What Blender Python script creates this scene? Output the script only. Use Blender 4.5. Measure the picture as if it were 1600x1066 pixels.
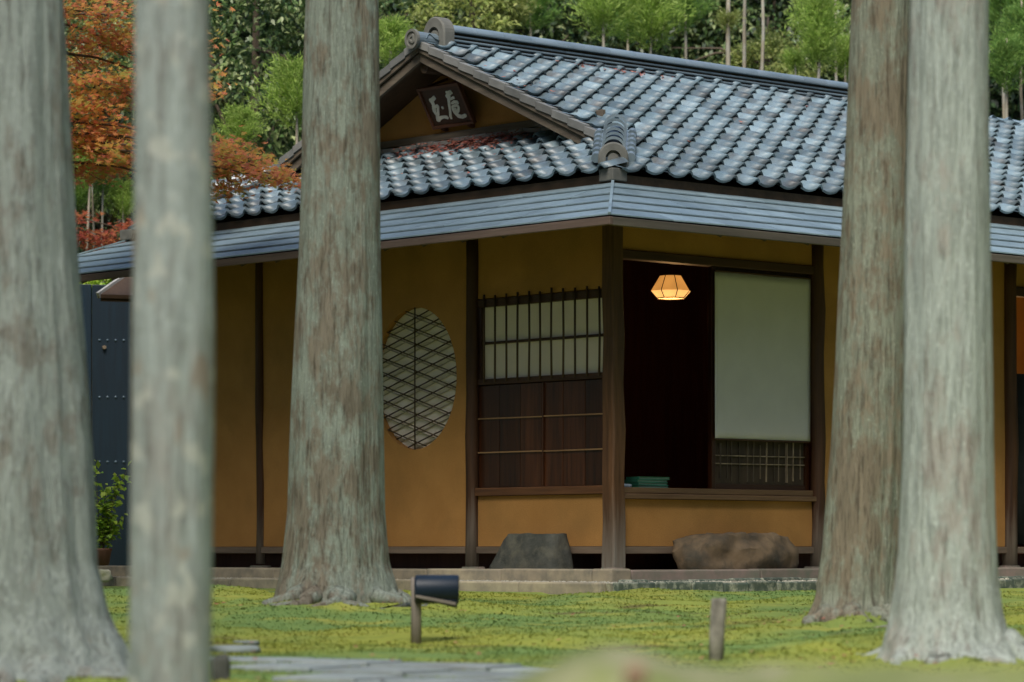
import bpy, bmesh, math, random
import numpy as np
from mathutils import Vector, Matrix, noise, Euler

random.seed(7)
RNG = np.random.default_rng(11)
for o in list(bpy.data.objects):
    bpy.data.objects.remove(o, do_unlink=True)
SC = bpy.context.scene
COL = SC.collection
R = math.radians

# ------------------------------------------------------------------ camera
FPX, HOR, CZ = 5000.0, 860.0, 0.13        # focal length in photo pixels, horizon row, eye height over the house base
cam_d = bpy.data.cameras.new('camera')
cam = bpy.data.objects.new('camera', cam_d)
COL.objects.link(cam)
cam.location = (0, 0, CZ)
cam.rotation_euler = (R(90), 0, 0)
cam_d.sensor_width = 36.0
cam_d.lens = 36.0 * FPX / 1600.0
cam_d.shift_y = (HOR - 533.0) / 1600.0
cam_d.clip_start = 0.1
cam_d.clip_end = 600
cam_d.dof.use_dof = True
cam_d.dof.focus_distance = 23.5
cam_d.dof.aperture_fstop = 3.0
SC.camera = cam

# ------------------------------------------------------------------ sky and sun
SUN_EL, SUN_AZ = 54.0, -166.0              # azimuth measured from +Y, clockwise
world = bpy.data.worlds.new('World')
SC.world = world
world.use_nodes = True
wn = world.node_tree
wn.nodes.clear()
sky = wn.nodes.new('ShaderNodeTexSky')
sky.sky_type = 'NISHITA'
sky.sun_disc = False
sky.sun_elevation = R(SUN_EL)
sky.sun_rotation = R(SUN_AZ)
sky.air_density = 1.0
sky.dust_density = 1.0
bgn = wn.nodes.new('ShaderNodeBackground')
bgn.inputs['Strength'].default_value = 0.15
won = wn.nodes.new('ShaderNodeOutputWorld')
wn.links.new(sky.outputs[0], bgn.inputs['Color'])
wn.links.new(bgn.outputs[0], won.inputs['Surface'])

sun_d = bpy.data.lights.new('sun', 'SUN')
sun_d.energy = 3.1
sun_d.angle = R(34)
sun_d.color = (1.0, 0.93, 0.82)
sun = bpy.data.objects.new('sun', sun_d)
COL.objects.link(sun)
sdir = Vector((math.sin(R(SUN_AZ)) * math.cos(R(SUN_EL)), math.cos(R(SUN_AZ)) * math.cos(R(SUN_EL)), math.sin(R(SUN_EL))))
sun.rotation_euler = sdir.to_track_quat('Z', 'Y').to_euler()
sun.location = sdir * 60

SC.view_settings.view_transform = 'Standard'
SC.view_settings.look = 'None'
SC.view_settings.exposure = 0.58
SC.view_settings.gamma = 1.0
SC.render.engine = 'CYCLES'
SC.cycles.use_denoising = True
SC.cycles.max_bounces = 6
SC.cycles.sample_clamp_indirect = 4.0


def at(px, py, Y):
    """photo pixel at a real depth -> world point"""
    return Vector(((px - 800.0) * Y / FPX, Y, CZ + (HOR - py) * Y / FPX))


# ------------------------------------------------------------------ materials
def new_mat(name):
    m = bpy.data.materials.new(name)
    m.use_nodes = True
    nt = m.node_tree
    nt.nodes.clear()
    out = nt.nodes.new('ShaderNodeOutputMaterial')
    return m, nt, out


def N(nt, t, **kw):
    n = nt.nodes.new(t)
    for k, v in kw.items():
        setattr(n, k, v)
    return n


def mixc(nt, a, b, fac, blend='MIX'):
    n = nt.nodes.new('ShaderNodeMix')
    n.data_type = 'RGBA'
    n.blend_type = blend
    for sock, v in ((n.inputs[0], fac), (n.inputs[6], a), (n.inputs[7], b)):
        if hasattr(v, 'is_linked'):
            nt.links.new(v, sock)
        elif isinstance(v, (int, float)):
            sock.default_value = v
        else:
            sock.default_value = (*v, 1)
    return n.outputs[2]


def ramp(nt, src, lo, hi, a=0.0, b=1.0):
    n = nt.nodes.new('ShaderNodeMapRange')
    n.inputs[1].default_value = lo
    n.inputs[2].default_value = hi
    n.inputs[3].default_value = a
    n.inputs[4].default_value = b
    nt.links.new(src, n.inputs[0])
    return n.outputs[0]


def noise_tex(nt, scale, stretch=(1, 1, 1), detail=5, rough=0.55, space='Object', per_object=False):
    tc = nt.nodes.new('ShaderNodeTexCoord')
    mp = nt.nodes.new('ShaderNodeMapping')
    mp.inputs['Scale'].default_value = stretch
    nt.links.new(tc.outputs[space], mp.inputs['Vector'])
    n = nt.nodes.new('ShaderNodeTexNoise')
    n.inputs['Scale'].default_value = scale
    n.inputs['Detail'].default_value = detail
    n.inputs['Roughness'].default_value = rough
    if per_object:
        n.noise_dimensions = '4D'
        oi = nt.nodes.new('ShaderNodeObjectInfo')
        ml = nt.nodes.new('ShaderNodeMath')
        ml.operation = 'MULTIPLY'
        ml.inputs[1].default_value = 37.0
        nt.links.new(oi.outputs['Random'], ml.inputs[0])
        nt.links.new(ml.outputs[0], n.inputs['W'])
    nt.links.new(mp.outputs[0], n.inputs['Vector'])
    return n.outputs['Fac']


def rand_piece(nt):
    """a number for each object and for each loose piece of a joined mesh"""
    oi = nt.nodes.new('ShaderNodeObjectInfo')
    ge = nt.nodes.new('ShaderNodeNewGeometry')
    ad = nt.nodes.new('ShaderNodeMath')
    ad.operation = 'ADD'
    nt.links.new(oi.outputs['Random'], ad.inputs[0])
    nt.links.new(ge.outputs['Random Per Island'], ad.inputs[1])
    fr = nt.nodes.new('ShaderNodeMath')
    fr.operation = 'FRACT'
    nt.links.new(ad.outputs[0], fr.inputs[0])
    return fr.outputs[0]


def bump(nt, src, strength, dist=0.02):
    b = nt.nodes.new('ShaderNodeBump')
    b.inputs['Strength'].default_value = strength
    b.inputs['Distance'].default_value = dist
    nt.links.new(src, b.inputs['Height'])
    return b.outputs[0]


def principled(nt, out, col, rough, nrm=None, spec=0.5):
    p = nt.nodes.new('ShaderNodeBsdfPrincipled')
    if hasattr(col, 'is_linked'):
        nt.links.new(col, p.inputs['Base Color'])
    else:
        p.inputs['Base Color'].default_value = (*col, 1)
    if hasattr(rough, 'is_linked'):
        nt.links.new(rough, p.inputs['Roughness'])
    else:
        p.inputs['Roughness'].default_value = rough
    p.inputs['Specular IOR Level'].default_value = spec
    if nrm is not None:
        nt.links.new(nrm, p.inputs['Normal'])
    nt.links.new(p.outputs[0], out.inputs['Surface'])
    return p


def surf(name, c1, c2, scale=6, stretch=(1, 1, 1), rough=0.7, bmp=0.2, bdist=0.01, var=0.0, spec=0.4, detail=6,
         c3=None, scale3=1.5, lo=0.35, hi=0.65, fine=0.0, fine_scale=90):
    m, nt, out = new_mat(name)
    f = noise_tex(nt, scale, stretch, detail, per_object=True)
    col = mixc(nt, c1, c2, ramp(nt, f, lo, hi))
    if c3 is not None:
        g = noise_tex(nt, scale3, (1, 1, 1), 7, 0.65, per_object=True)
        col = mixc(nt, col, c3, ramp(nt, g, 0.48, 0.68))
    if fine:
        g = noise_tex(nt, fine_scale, stretch, 3)
        col = mixc(nt, col, (0, 0, 0), ramp(nt, g, 0.45, 0.75, 0, fine))
    if var:
        rp = rand_piece(nt)
        v = ramp(nt, rp, 0, 1, 1 - var, 1 + var)
        hs = nt.nodes.new('ShaderNodeHueSaturation')
        nt.links.new(v, hs.inputs['Value'])
        nt.links.new(col, hs.inputs['Color'])
        col = hs.outputs[0]
    nrm = bump(nt, f, bmp, bdist) if bmp else None
    principled(nt, out, col, rough, nrm, spec)
    return m


def leaf_mat(name, cols, transl=0.35, rough=0.45, spec=0.4):
    m, nt, out = new_mat(name)
    rp = rand_piece(nt)
    cr = nt.nodes.new('ShaderNodeValToRGB')
    els = cr.color_ramp.elements
    while len(els) < len(cols):
        els.new(0.5)
    for i, c in enumerate(cols):
        els[i].position = i / max(1, len(cols) - 1)
        els[i].color = (*c, 1)
    nt.links.new(rp, cr.inputs[0])
    g = noise_tex(nt, 1.6, detail=2)
    col = mixc(nt, cr.outputs[0], (0.5, 0.5, 0.5), 0.0)
    hs = nt.nodes.new('ShaderNodeHueSaturation')
    nt.links.new(ramp(nt, g, 0.3, 0.7, 0.75, 1.25), hs.inputs['Value'])
    nt.links.new(col, hs.inputs['Color'])
    col = hs.outputs[0]
    p = nt.nodes.new('ShaderNodeBsdfPrincipled')
    nt.links.new(col, p.inputs['Base Color'])
    p.inputs['Roughness'].default_value = rough
    p.inputs['Specular IOR Level'].default_value = spec
    t = nt.nodes.new('ShaderNodeBsdfTranslucent')
    nt.links.new(col, t.inputs['Color'])
    mx = nt.nodes.new('ShaderNodeMixShader')
    mx.inputs[0].default_value = transl
    nt.links.new(p.outputs[0], mx.inputs[1])
    nt.links.new(t.outputs[0], mx.inputs[2])
    nt.links.new(mx.outputs[0], out.inputs['Surface'])
    return m


def bark_mat(name, lichen, brown, dark, bias, spots=0.0):
    """fibrous cedar bark: brown and grey strips under patches of pale lichen"""
    m, nt, out = new_mat(name)
    fib = noise_tex(nt, 52, (1, 1, 0.09), 6, 0.7)
    strip = noise_tex(nt, 17, (1, 1, 0.13), 7, 0.7)
    mid = noise_tex(nt, 10, (1, 1, 0.4), 9, 0.75)
    big = noise_tex(nt, 2.6, (1, 1, 0.6), 9, 0.74)
    fine = noise_tex(nt, 70, (1, 1, 0.6), 5, 0.75)
    col = mixc(nt, brown, tuple(c * 1.35 for c in brown), ramp(nt, strip, 0.42, 0.62))
    col = mixc(nt, col, dark, ramp(nt, fib, 0.50, 0.64))
    lm = nt.nodes.new('ShaderNodeMath')
    lm.operation = 'ADD'
    nt.links.new(big, lm.inputs[0])
    nt.links.new(ramp(nt, mid, 0.2, 0.8, -0.28, 0.28), lm.inputs[1])
    lic = mixc(nt, lichen, tuple(c * 0.50 for c in lichen), ramp(nt, fib, 0.46, 0.66))
    lic = mixc(nt, lic, tuple(c * 0.7 for c in lichen), ramp(nt, strip, 0.48, 0.66))
    lic = mixc(nt, lic, tuple(min(1, c * 1.35) for c in lichen), ramp(nt, fine, 0.56, 0.68))
    col = mixc(nt, col, lic, ramp(nt, lm.outputs[0], bias - 0.07, bias + 0.07))
    dk_ = noise_tex(nt, 13, (1, 1, 0.09), 7, 0.72)
    col = mixc(nt, col, dark, ramp(nt, dk_, 0.58, 0.68, 0, 0.65))
    if spots:
        sp = noise_tex(nt, 17, (1, 1, 0.8), 2, 0.4)
        col = mixc(nt, col, (0.62, 0.64, 0.58), ramp(nt, sp, 0.60, 0.66, 0, spots))
        sp2 = noise_tex(nt, 9.1, (1.3, 1, 0.6), 2, 0.4)
        col = mixc(nt, col, (0.35, 0.2, 0.1), ramp(nt, sp2, 0.64, 0.70, 0, spots * 0.6))
    ad = nt.nodes.new('ShaderNodeMath')
    ad.operation = 'ADD'
    nt.links.new(fib, ad.inputs[0])
    nt.links.new(strip, ad.inputs[1])
    nrm = bump(nt, ad.outputs[0], 0.9, 0.03)
    principled(nt, out, col, 0.9, nrm, 0.2)
    return m


def wood_mat(name, c1, c2, axis='z', base_grey=None, rough=0.6, spec=0.35, var=0.15):
    st = {'z': (1, 1, 0.06), 'x': (0.06, 1, 1), 'y': (1, 0.06, 1)}[axis]
    m, nt, out = new_mat(name)
    f = noise_tex(nt, 30, st, 6, 0.6, per_object=True)
    g = noise_tex(nt, 5, st, 4, 0.6, per_object=True)
    col = mixc(nt, c1, c2, ramp(nt, f, 0.35, 0.68))
    col = mixc(nt, col, tuple(c * 0.45 for c in c1), ramp(nt, g, 0.5, 0.75, 0, 0.8))
    if base_grey is not None:              # sun-bleached, rain-splashed foot of the posts
        tc = nt.nodes.new('ShaderNodeTexCoord')
        sx = nt.nodes.new('ShaderNodeSeparateXYZ')
        nt.links.new(tc.outputs['Object'], sx.inputs[0])
        zz = nt.nodes.new('ShaderNodeMath')
        zz.operation = 'ADD'
        nt.links.new(sx.outputs[2], zz.inputs[0])
        nt.links.new(ramp(nt, f, 0.2, 0.8, -0.25, 0.25), zz.inputs[1])
        col = mixc(nt, base_grey, col, ramp(nt, zz.outputs[0], -0.02, 0.5))
    if var:
        rp = rand_piece(nt)
        hs = nt.nodes.new('ShaderNodeHueSaturation')
        nt.links.new(ramp(nt, rp, 0, 1, 1 - var, 1 + var), hs.inputs['Value'])
        nt.links.new(col, hs.inputs['Color'])
        col = hs.outputs[0]
    principled(nt, out, col, rough, bump(nt, f, 0.35, 0.006), spec)
    return m


def emit_mat(name, col, strength, base=(0.8, 0.6, 0.35)):
    m, nt, out = new_mat(name)
    f = noise_tex(nt, 9, (1, 1, 1), 4, 0.6)
    p = principled(nt, out, base, 0.7)
    c = mixc(nt, col, tuple(x * 0.72 for x in col), ramp(nt, f, 0.35, 0.7))
    nt.links.new(c, p.inputs['Emission Color'])
    p.inputs['Emission Strength'].default_value = strength
    return m


M = {}
M['plaster'] = surf('ochre_plaster', (0.47, 0.243, 0.075), (0.40, 0.20, 0.06), 3, rough=0.95, bmp=0.12, bdist=0.004, spec=0.15,
                    c3=(0.34, 0.18, 0.057), scale3=1.3, fine=0.22, fine_scale=120)
M['post'] = wood_mat('post_wood', (0.085, 0.037, 0.015), (0.038, 0.016, 0.007), 'z', base_grey=(0.2, 0.175, 0.14))
M['corner'] = wood_mat('corner_post_wood', (0.16, 0.078, 0.034), (0.065, 0.03, 0.013), 'z', base_grey=(0.2, 0.18, 0.145))
M['dark_z'] = wood_mat('dark_board_wood', (0.062, 0.020, 0.007), (0.02, 0.007, 0.003), 'z', var=0.4, rough=0.35)
M['dark_x'] = wood_mat('dark_rail_wood_along', (0.07, 0.032, 0.017), (0.035, 0.017, 0.01), 'x')
M['dark_y'] = wood_mat('dark_rail_wood_across', (0.07, 0.032, 0.017), (0.035, 0.017, 0.01), 'y')
M['sill_x'] = wood_mat('sill_wood_along', (0.17, 0.10, 0.05), (0.09, 0.052, 0.028), 'x')
M['sill_y'] = wood_mat('sill_wood_across', (0.14, 0.062, 0.024), (0.07, 0.03, 0.013), 'y')
M['grey_x'] = wood_mat('grey_base_wood_along', (0.2, 0.15, 0.105), (0.12, 0.09, 0.064), 'x')
M['grey_y'] = wood_mat('grey_base_wood_across', (0.2, 0.15, 0.105), (0.12, 0.09, 0.064), 'y')
M['stick'] = wood_mat('thin_stick_wood', (0.30, 0.18, 0.085), (0.20, 0.11, 0.05), 'y')
M['inner'] = wood_mat('lattice_shadow_tone', (0.52, 0.45, 0.35), (0.42, 0.36, 0.28), 'y')  # tone of the lattice's shadow lines on the round window paper
M['bar'] = wood_mat('lattice_bar_wood', (0.085, 0.05, 0.028), (0.05, 0.028, 0.015), 'z')
M['barge'] = wood_mat('weathered_bargeboard_wood', (0.16, 0.13, 0.095), (0.09, 0.072, 0.054), 'y', rough=0.8)
M['fascia'] = wood_mat('eave_fascia_wood', (0.155, 0.11, 0.09), (0.10, 0.07, 0.058), 'y', rough=0.7)
M['fascia_d'] = wood_mat('eave_fascia_bark_wood', (0.14, 0.12, 0.095), (0.08, 0.07, 0.055), 'x', rough=0.8)
M['paper'] = surf('window_paper', (0.84, 0.74, 0.62), (0.78, 0.68, 0.57), 3, rough=0.9, bmp=0.05, bdist=0.003, spec=0.1)
M['blind'] = surf('blind_cloth', (0.62, 0.61, 0.59), (0.58, 0.57, 0.55), 4, rough=0.9, bmp=0.1, bdist=0.004, spec=0.1, fine=0.06, fine_scale=220)
M['tile'] = surf('grey_roof_tile', (0.10, 0.15, 0.175), (0.19, 0.255, 0.285), 5, rough=0.37, bmp=0.12, bdist=0.004, var=0.4, spec=0.55,
                 c3=(0.085, 0.085, 0.08), scale3=3)
M['ridge'] = surf('ridge_tile', (0.12, 0.165, 0.195), (0.18, 0.23, 0.265), 4, rough=0.36, bmp=0.15, bdist=0.004, var=0.18, spec=0.7)
M['verge'] = surf('verge_tile', (0.13, 0.135, 0.13), (0.20, 0.20, 0.19), 5, rough=0.65, bmp=0.2, bdist=0.004, var=0.25, spec=0.4)
M['oni'] = surf('ridge_end_tile', (0.115, 0.115, 0.10), (0.165, 0.165, 0.145), 9, rough=0.75, bmp=0.25, bdist=0.004, spec=0.3)
M['shingle'] = surf('grey_metal_shingle', (0.19, 0.265, 0.295), (0.25, 0.33, 0.36), 2.2, rough=0.36, bmp=0.10, bdist=0.004, var=0.16, spec=0.65, c3=(0.15, 0.205, 0.225), scale3=3.5,
                    fine=0.12, fine_scale=30)
M['soffit'] = wood_mat('soffit_wood', (0.075, 0.045, 0.025), (0.05, 0.03, 0.016), 'y')
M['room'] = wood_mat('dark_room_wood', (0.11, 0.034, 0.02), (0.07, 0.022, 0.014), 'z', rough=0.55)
M['curb'] = surf('curb_stone', (0.34, 0.29, 0.21), (0.22, 0.20, 0.155), 9, rough=0.9, bmp=0.5, bdist=0.012, var=0.18, spec=0.2, c3=(0.42, 0.36, 0.25), scale3=5)
M['curb_red'] = surf('red_grey_curb_stone', (0.24, 0.185, 0.16), (0.17, 0.155, 0.125), 9, rough=0.9, bmp=0.4, bdist=0.01, var=0.15, spec=0.2, c3=(0.13, 0.15, 0.11), scale3=5)
M['edging'] = surf('dark_green_edging_tile', (0.06, 0.085, 0.07), (0.11, 0.13, 0.105), 14, rough=0.8, bmp=0.4, bdist=0.01, var=0.2, spec=0.25, c3=(0.36, 0.37, 0.29), scale3=18)
M['gravel'] = surf('pale_gravel', (0.45, 0.42, 0.31), (0.28, 0.265, 0.2), 40, rough=0.95, bmp=0.6, bdist=0.02, var=0.3, spec=0.2, c3=(0.30, 0.33, 0.2), scale3=3)
M['path'] = surf('grey_slab', (0.20, 0.24, 0.24), (0.30, 0.34, 0.335), 5, rough=0.75, bmp=0.4, bdist=0.012, var=0.15, spec=0.3, c3=(0.2, 0.215, 0.21), scale3=6)
M['rock_d'] = surf('dark_grey_rock', (0.042, 0.047, 0.042), (0.085, 0.088, 0.075), 7, rough=0.85, bmp=0.9, bdist=0.03, spec=0.3, c3=(0.12, 0.118, 0.09), scale3=9)
M['rock_b'] = surf('brown_rock', (0.17, 0.12, 0.07), (0.075, 0.058, 0.04), 6, rough=0.85, bmp=0.8, bdist=0.03, spec=0.3, c3=(0.045, 0.045, 0.034), scale3=3)
M['rock_r'] = surf('reddish_stone', (0.32, 0.21, 0.14), (0.26, 0.17, 0.11), 20, rough=0.9)
M['rock_p'] = surf('pale_rock', (0.32, 0.31, 0.27), (0.42, 0.40, 0.33), 8, rough=0.9, bmp=0.6, bdist=0.02, spec=0.2, c3=(0.2, 0.21, 0.12), scale3=5)
M['blue'] = wood_mat('dark_blue_board', (0.007, 0.024, 0.04), (0.005, 0.015, 0.026), 'z', rough=0.45, spec=0.5)
M['stud'] = surf('nail_stud', (0.07, 0.11, 0.14), (0.04, 0.07, 0.09), 30, rough=0.35, bmp=0, spec=0.6)
M['white_wood'] = wood_mat('white_awning_edge', (0.52, 0.52, 0.5), (0.42, 0.42, 0.4), 'x', rough=0.6)
M['terracotta'] = surf('brown_pot_clay', (0.13, 0.06, 0.035), (0.09, 0.042, 0.027), 9, rough=0.7, bmp=0.2)
M['stake'] = surf('grey_stake_wood', (0.30, 0.285, 0.24), (0.12, 0.11, 0.09), 26, (1, 1, 0.15), rough=0.95, bmp=0.7, bdist=0.01, spec=0.15, c3=(0.09, 0.085, 0.07), scale3=14)
M['postgrey'] = wood_mat('grey_post_wood', (0.27, 0.235, 0.20), (0.2, 0.175, 0.15), 'z', rough=0.85, spec=0.2)
M['black'] = surf('black_lamp_paint', (0.005, 0.013, 0.026), (0.008, 0.019, 0.036), 9, rough=0.45, bmp=0.02, spec=0.35)
M['sign'] = wood_mat('sign_board_wood', (0.075, 0.035, 0.018), (0.045, 0.02, 0.011), 'y')
M['sign_f'] = wood_mat('sign_frame_wood', (0.15, 0.06, 0.032), (0.09, 0.036, 0.02), 'y')
M['white'] = surf('white_paint', (0.68, 0.70, 0.63), (0.56, 0.58, 0.52), 20, rough=0.8, bmp=0.1)
M['shade'] = emit_mat('lit_paper_shade', (1.0, 0.42, 0.09), 0.45)
M['shade_low'] = emit_mat('lit_paper_shade_bottom', (1.0, 0.50, 0.14), 0.75)
M['rib'] = surf('lamp_rib', (0.03, 0.014, 0.007), (0.02, 0.01, 0.006), 20, bmp=0)
M['book'] = surf('green_book_cover', (0.035, 0.19, 0.115), (0.025, 0.14, 0.085), 14, rough=0.6, bmp=0.05, var=0.15)
M['pages'] = surf('book_pages', (0.20, 0.30, 0.24), (0.14, 0.22, 0.17), 60, (1, 1, 6), rough=0.9, bmp=0)
M['pale_cloth'] = surf('pale_blue_cloth', (0.42, 0.50, 0.56), (0.34, 0.42, 0.48), 20, rough=0.9)
M['noren'] = surf('dark_cloth', (0.012, 0.016, 0.018), (0.02, 0.024, 0.025), 15, rough=0.95, bmp=0.1)
M['orange_wall'] = surf('orange_plaster', (0.55, 0.25, 0.06), (0.48, 0.21, 0.05), 3, rough=0.95)
M['bamboo'] = surf('split_bamboo', (0.26, 0.20, 0.13), (0.10, 0.075, 0.05), 20, (1, 1, 0.2), rough=0.6, bmp=0.1, var=0.75)
M['mud'] = surf('reed_panel', (0.06, 0.042, 0.025), (0.035, 0.025, 0.015), 16, (1, 1, 0.2), rough=0.9)
M['pebble'] = surf('pebble', (0.42, 0.40, 0.32), (0.27, 0.26, 0.21), 30, rough=0.9, bmp=0.2, var=0.35)
M['ceder_twig'] = surf('twig_bark', (0.13, 0.095, 0.065), (0.08, 0.06, 0.04), 15, (1, 1, 0.2), rough=0.9, bmp=0.3)
M['pale_trunk'] = surf('pale_thin_trunk', (0.36, 0.32, 0.24), (0.24, 0.2, 0.14), 9, (1, 1, 0.15), rough=0.85, bmp=0.3, c3=(0.38, 0.40, 0.36), scale3=3)
M['dead_leaf'] = leaf_mat('fallen_leaf', [(0.34, 0.09, 0.07), (0.20, 0.075, 0.06), (0.42, 0.17, 0.11), (0.28, 0.10, 0.085)], 0.1, 0.7, 0.2)
M['evergreen'] = leaf_mat('evergreen_leaf', [(0.05, 0.11, 0.03), (0.12, 0.20, 0.06), (0.25, 0.32, 0.12), (0.42, 0.47, 0.22)], 0.28, 0.38, 0.5)
M['evergreen_d'] = leaf_mat('dark_evergreen_leaf', [(0.012, 0.03, 0.012), (0.026, 0.058, 0.02), (0.08, 0.115, 0.04)], 0.2, 0.4, 0.4)
M['pale_leaf'] = leaf_mat('pale_green_leaf', [(0.20, 0.27, 0.06), (0.32, 0.37, 0.10), (0.42, 0.44, 0.15)], 0.4)
M['cedar_leaf'] = leaf_mat('young_cedar_needle', [(0.22, 0.36, 0.06), (0.38, 0.53, 0.11), (0.50, 0.63, 0.18)], 0.45, 0.6, 0.2)
M['cedar_leaf_d'] = leaf_mat('deep_cedar_needle', [(0.13, 0.26, 0.06), (0.21, 0.36, 0.08), (0.29, 0.43, 0.10)], 0.42, 0.6, 0.2)
M['maple'] = leaf_mat('orange_maple_leaf', [(0.62, 0.20, 0.12), (0.72, 0.26, 0.11), (0.74, 0.36, 0.10), (0.60, 0.40, 0.08), (0.42, 0.46, 0.10)], 0.55, 0.6, 0.2)
M['maple_r'] = leaf_mat('red_maple_leaf', [(0.26, 0.05, 0.035), (0.36, 0.085, 0.04), (0.38, 0.15, 0.05)], 0.45, 0.6, 0.2)
M['pot_leaf'] = leaf_mat('bright_pot_leaf', [(0.20, 0.38, 0.03), (0.32, 0.48, 0.05), (0.46, 0.58, 0.09)], 0.45)
M['moss_blade'] = leaf_mat('moss_tip', [(0.11, 0.145, 0.012), (0.17, 0.20, 0.02), (0.075, 0.13, 0.02), (0.21, 0.21, 0.03)], 0.3, 0.8, 0.1)
M['canopy'] = leaf_mat('canopy_needle', [(0.02, 0.05, 0.015), (0.04, 0.08, 0.02)], 0.3, 0.6, 0.2)


def moss_material():
    m, nt, out = new_mat('moss_ground')
    a = noise_tex(nt, 0.55, (1, 1, 1), 5, 0.6)
    b = noise_tex(nt, 7, (1, 1, 1), 6, 0.65)
    c = noise_tex(nt, 60, (1, 1, 1), 4, 0.7)
    d = noise_tex(nt, 1.7, (0.6, 2.2, 1), 6, 0.65)
    e = noise_tex(nt, 2.6, (0.8, 1.8, 1), 5, 0.6)
    col = mixc(nt, (0.285, 0.315, 0.06), (0.155, 0.245, 0.075), ramp(nt, a, 0.40, 0.58))
    col = mixc(nt, col, (0.34, 0.34, 0.075), ramp(nt, e, 0.52, 0.66, 0, 0.8))
    col = mixc(nt, col, (0.10, 0.145, 0.035), ramp(nt, b, 0.54, 0.74, 0, 0.6))
    col = mixc(nt, col, (0.10, 0.07, 0.04), ramp(nt, d, 0.58, 0.68, 0, 0.9))
    col = mixc(nt, col, (0.36, 0.36, 0.09), ramp(nt, c, 0.55, 0.8, 0, 0.5))
    ad = nt.nodes.new('ShaderNodeMath')
    ad.operation = 'ADD'
    nt.links.new(b, ad.inputs[0])
    nt.links.new(c, ad.inputs[1])
    principled(nt, out, col, 0.95, bump(nt, ad.outputs[0], 0.5, 0.03), 0.1)
    return m


M['moss'] = moss_material()
M['earth'] = surf('forest_floor', (0.03, 0.024, 0.014), (0.018, 0.02, 0.01), 3, rough=0.95, bmp=0.6, bdist=0.1, c3=(0.03, 0.045, 0.014), scale3=1)
M['mound'] = surf('mossy_mound', (0.22, 0.25, 0.085), (0.13, 0.16, 0.06), 5, rough=0.95, bmp=0.6, bdist=0.05, c3=(0.32, 0.30, 0.2), scale3=7)
M['bark_a'] = bark_mat('bark_grey_ribbed', (0.385, 0.435, 0.405), (0.245, 0.24, 0.21), (0.12, 0.108, 0.09), 0.43)
M['bark_b'] = bark_mat('bark_pale_spotted', (0.455, 0.515, 0.50), (0.355, 0.365, 0.345), (0.22, 0.21, 0.19), 0.44, spots=0.7)
M['bark_c'] = bark_mat('bark_brown_green', (0.315, 0.36, 0.30), (0.20, 0.178, 0.135), (0.105, 0.092, 0.068), 0.49)
M['bark_d'] = bark_mat('bark_brown_striped', (0.36, 0.385, 0.30), (0.25, 0.212, 0.152), (0.13, 0.108, 0.077), 0.50)
M['bark_e'] = bark_mat('bark_pale_grey', (0.50, 0.56, 0.51), (0.38, 0.37, 0.33), (0.25, 0.225, 0.195), 0.42)


# ------------------------------------------------------------------ mesh helpers
class MB:
    def __init__(self):
        self.v, self.f = [], []

    def add(self, vs, fs):
        b = len(self.v)
        self.v.extend([tuple(p) for p in vs])
        self.f.extend([tuple(i + b for i in q) for q in fs])
        return self

    def box(self, x0, x1, y0, y1, z0, z1):
        vs = [(x, y, z) for z in (z0, z1) for y in (y0, y1) for x in (x0, x1)]
        return self.add(vs, [(0, 2, 3, 1), (4, 5, 7, 6), (0, 1, 5, 4), (1, 3, 7, 5), (3, 2, 6, 7), (2, 0, 4, 6)])

    def hexa(self, p):
        """8 points: bottom ring 0-3, top ring 4-7"""
        return self.add(p, [(3, 2, 1, 0), (4, 5, 6, 7), (0, 1, 5, 4), (1, 2, 6, 5), (2, 3, 7, 6), (3, 0, 4, 7)])

    def bar(self, a, b, w, h, up=(0, 0, 1)):
        a, b = Vector(a), Vector(b)
        d = (b - a).normalized()
        s = d.cross(Vector(up))
        if s.length < 1e-5:
            s = d.cross(Vector((1, 0, 0)))
        s.normalize()
        t = s.cross(d).normalized()
        s, t = s * w / 2, t * h / 2
        return self.hexa([a - s - t, a + s - t, b + s - t, b - s - t, a - s + t, a + s + t, b + s + t, b - s + t])

    def tube(self, pts, rad, n=8, cap=True, jitter=0.0):
        pts = [Vector(p) for p in pts]
        rings = []
        prev = None
        for i, p in enumerate(pts):
            d = (pts[min(i + 1, len(pts) - 1)] - pts[max(i - 1, 0)]).normalized()
            if prev is None:
                a = d.orthogonal().normalized()
            else:
                a = (prev - d * prev.dot(d)).normalized()
            prev = a
            b = d.cross(a)
            r = rad[i] if hasattr(rad, '__len__') else rad
            rings.append([p + (a * math.cos(2 * math.pi * k / n) + b * math.sin(2 * math.pi * k / n)) * r * (1 + random.uniform(-jitter, jitter)) for k in range(n)])
        vs = [q for rr in rings for q in rr]
        fs = []
        for i in range(len(pts) - 1):
            for k in range(n):
                fs.append((i * n + k, i * n + (k + 1) % n, (i + 1) * n + (k + 1) % n, (i + 1) * n + k))
        if cap:
            fs.append(tuple(reversed(range(n))))
            fs.append(tuple(range((len(pts) - 1) * n, len(pts) * n)))
        return self.add(vs, fs)

    def build(self, name, mat, parent=None, smooth=False, loc=(0, 0, 0), bevel=0.0):
        me = bpy.data.meshes.new(name)
        me.from_pydata(self.v, [], self.f)
        me.validate()
        return link_mesh(name, me, mat, parent, smooth, loc, bevel)


def link_mesh(name, me, mat, parent=None, smooth=False, loc=(0, 0, 0), bevel=0.0):
    me.update()
    if mat is not None and not me.materials:
        me.materials.append(M[mat] if isinstance(mat, str) else mat)
    if smooth:
        me.polygons.foreach_set('use_smooth', [True] * len(me.polygons))
    o = bpy.data.objects.new(name, me)
    COL.objects.link(o)
    o.location = loc
    if parent is not None:
        o.parent = parent
    if bevel:
        b = o.modifiers.new('bevel', 'BEVEL')
        b.width = bevel
        b.segments = 2
        b.limit_method = 'ANGLE'
    return o


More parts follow.
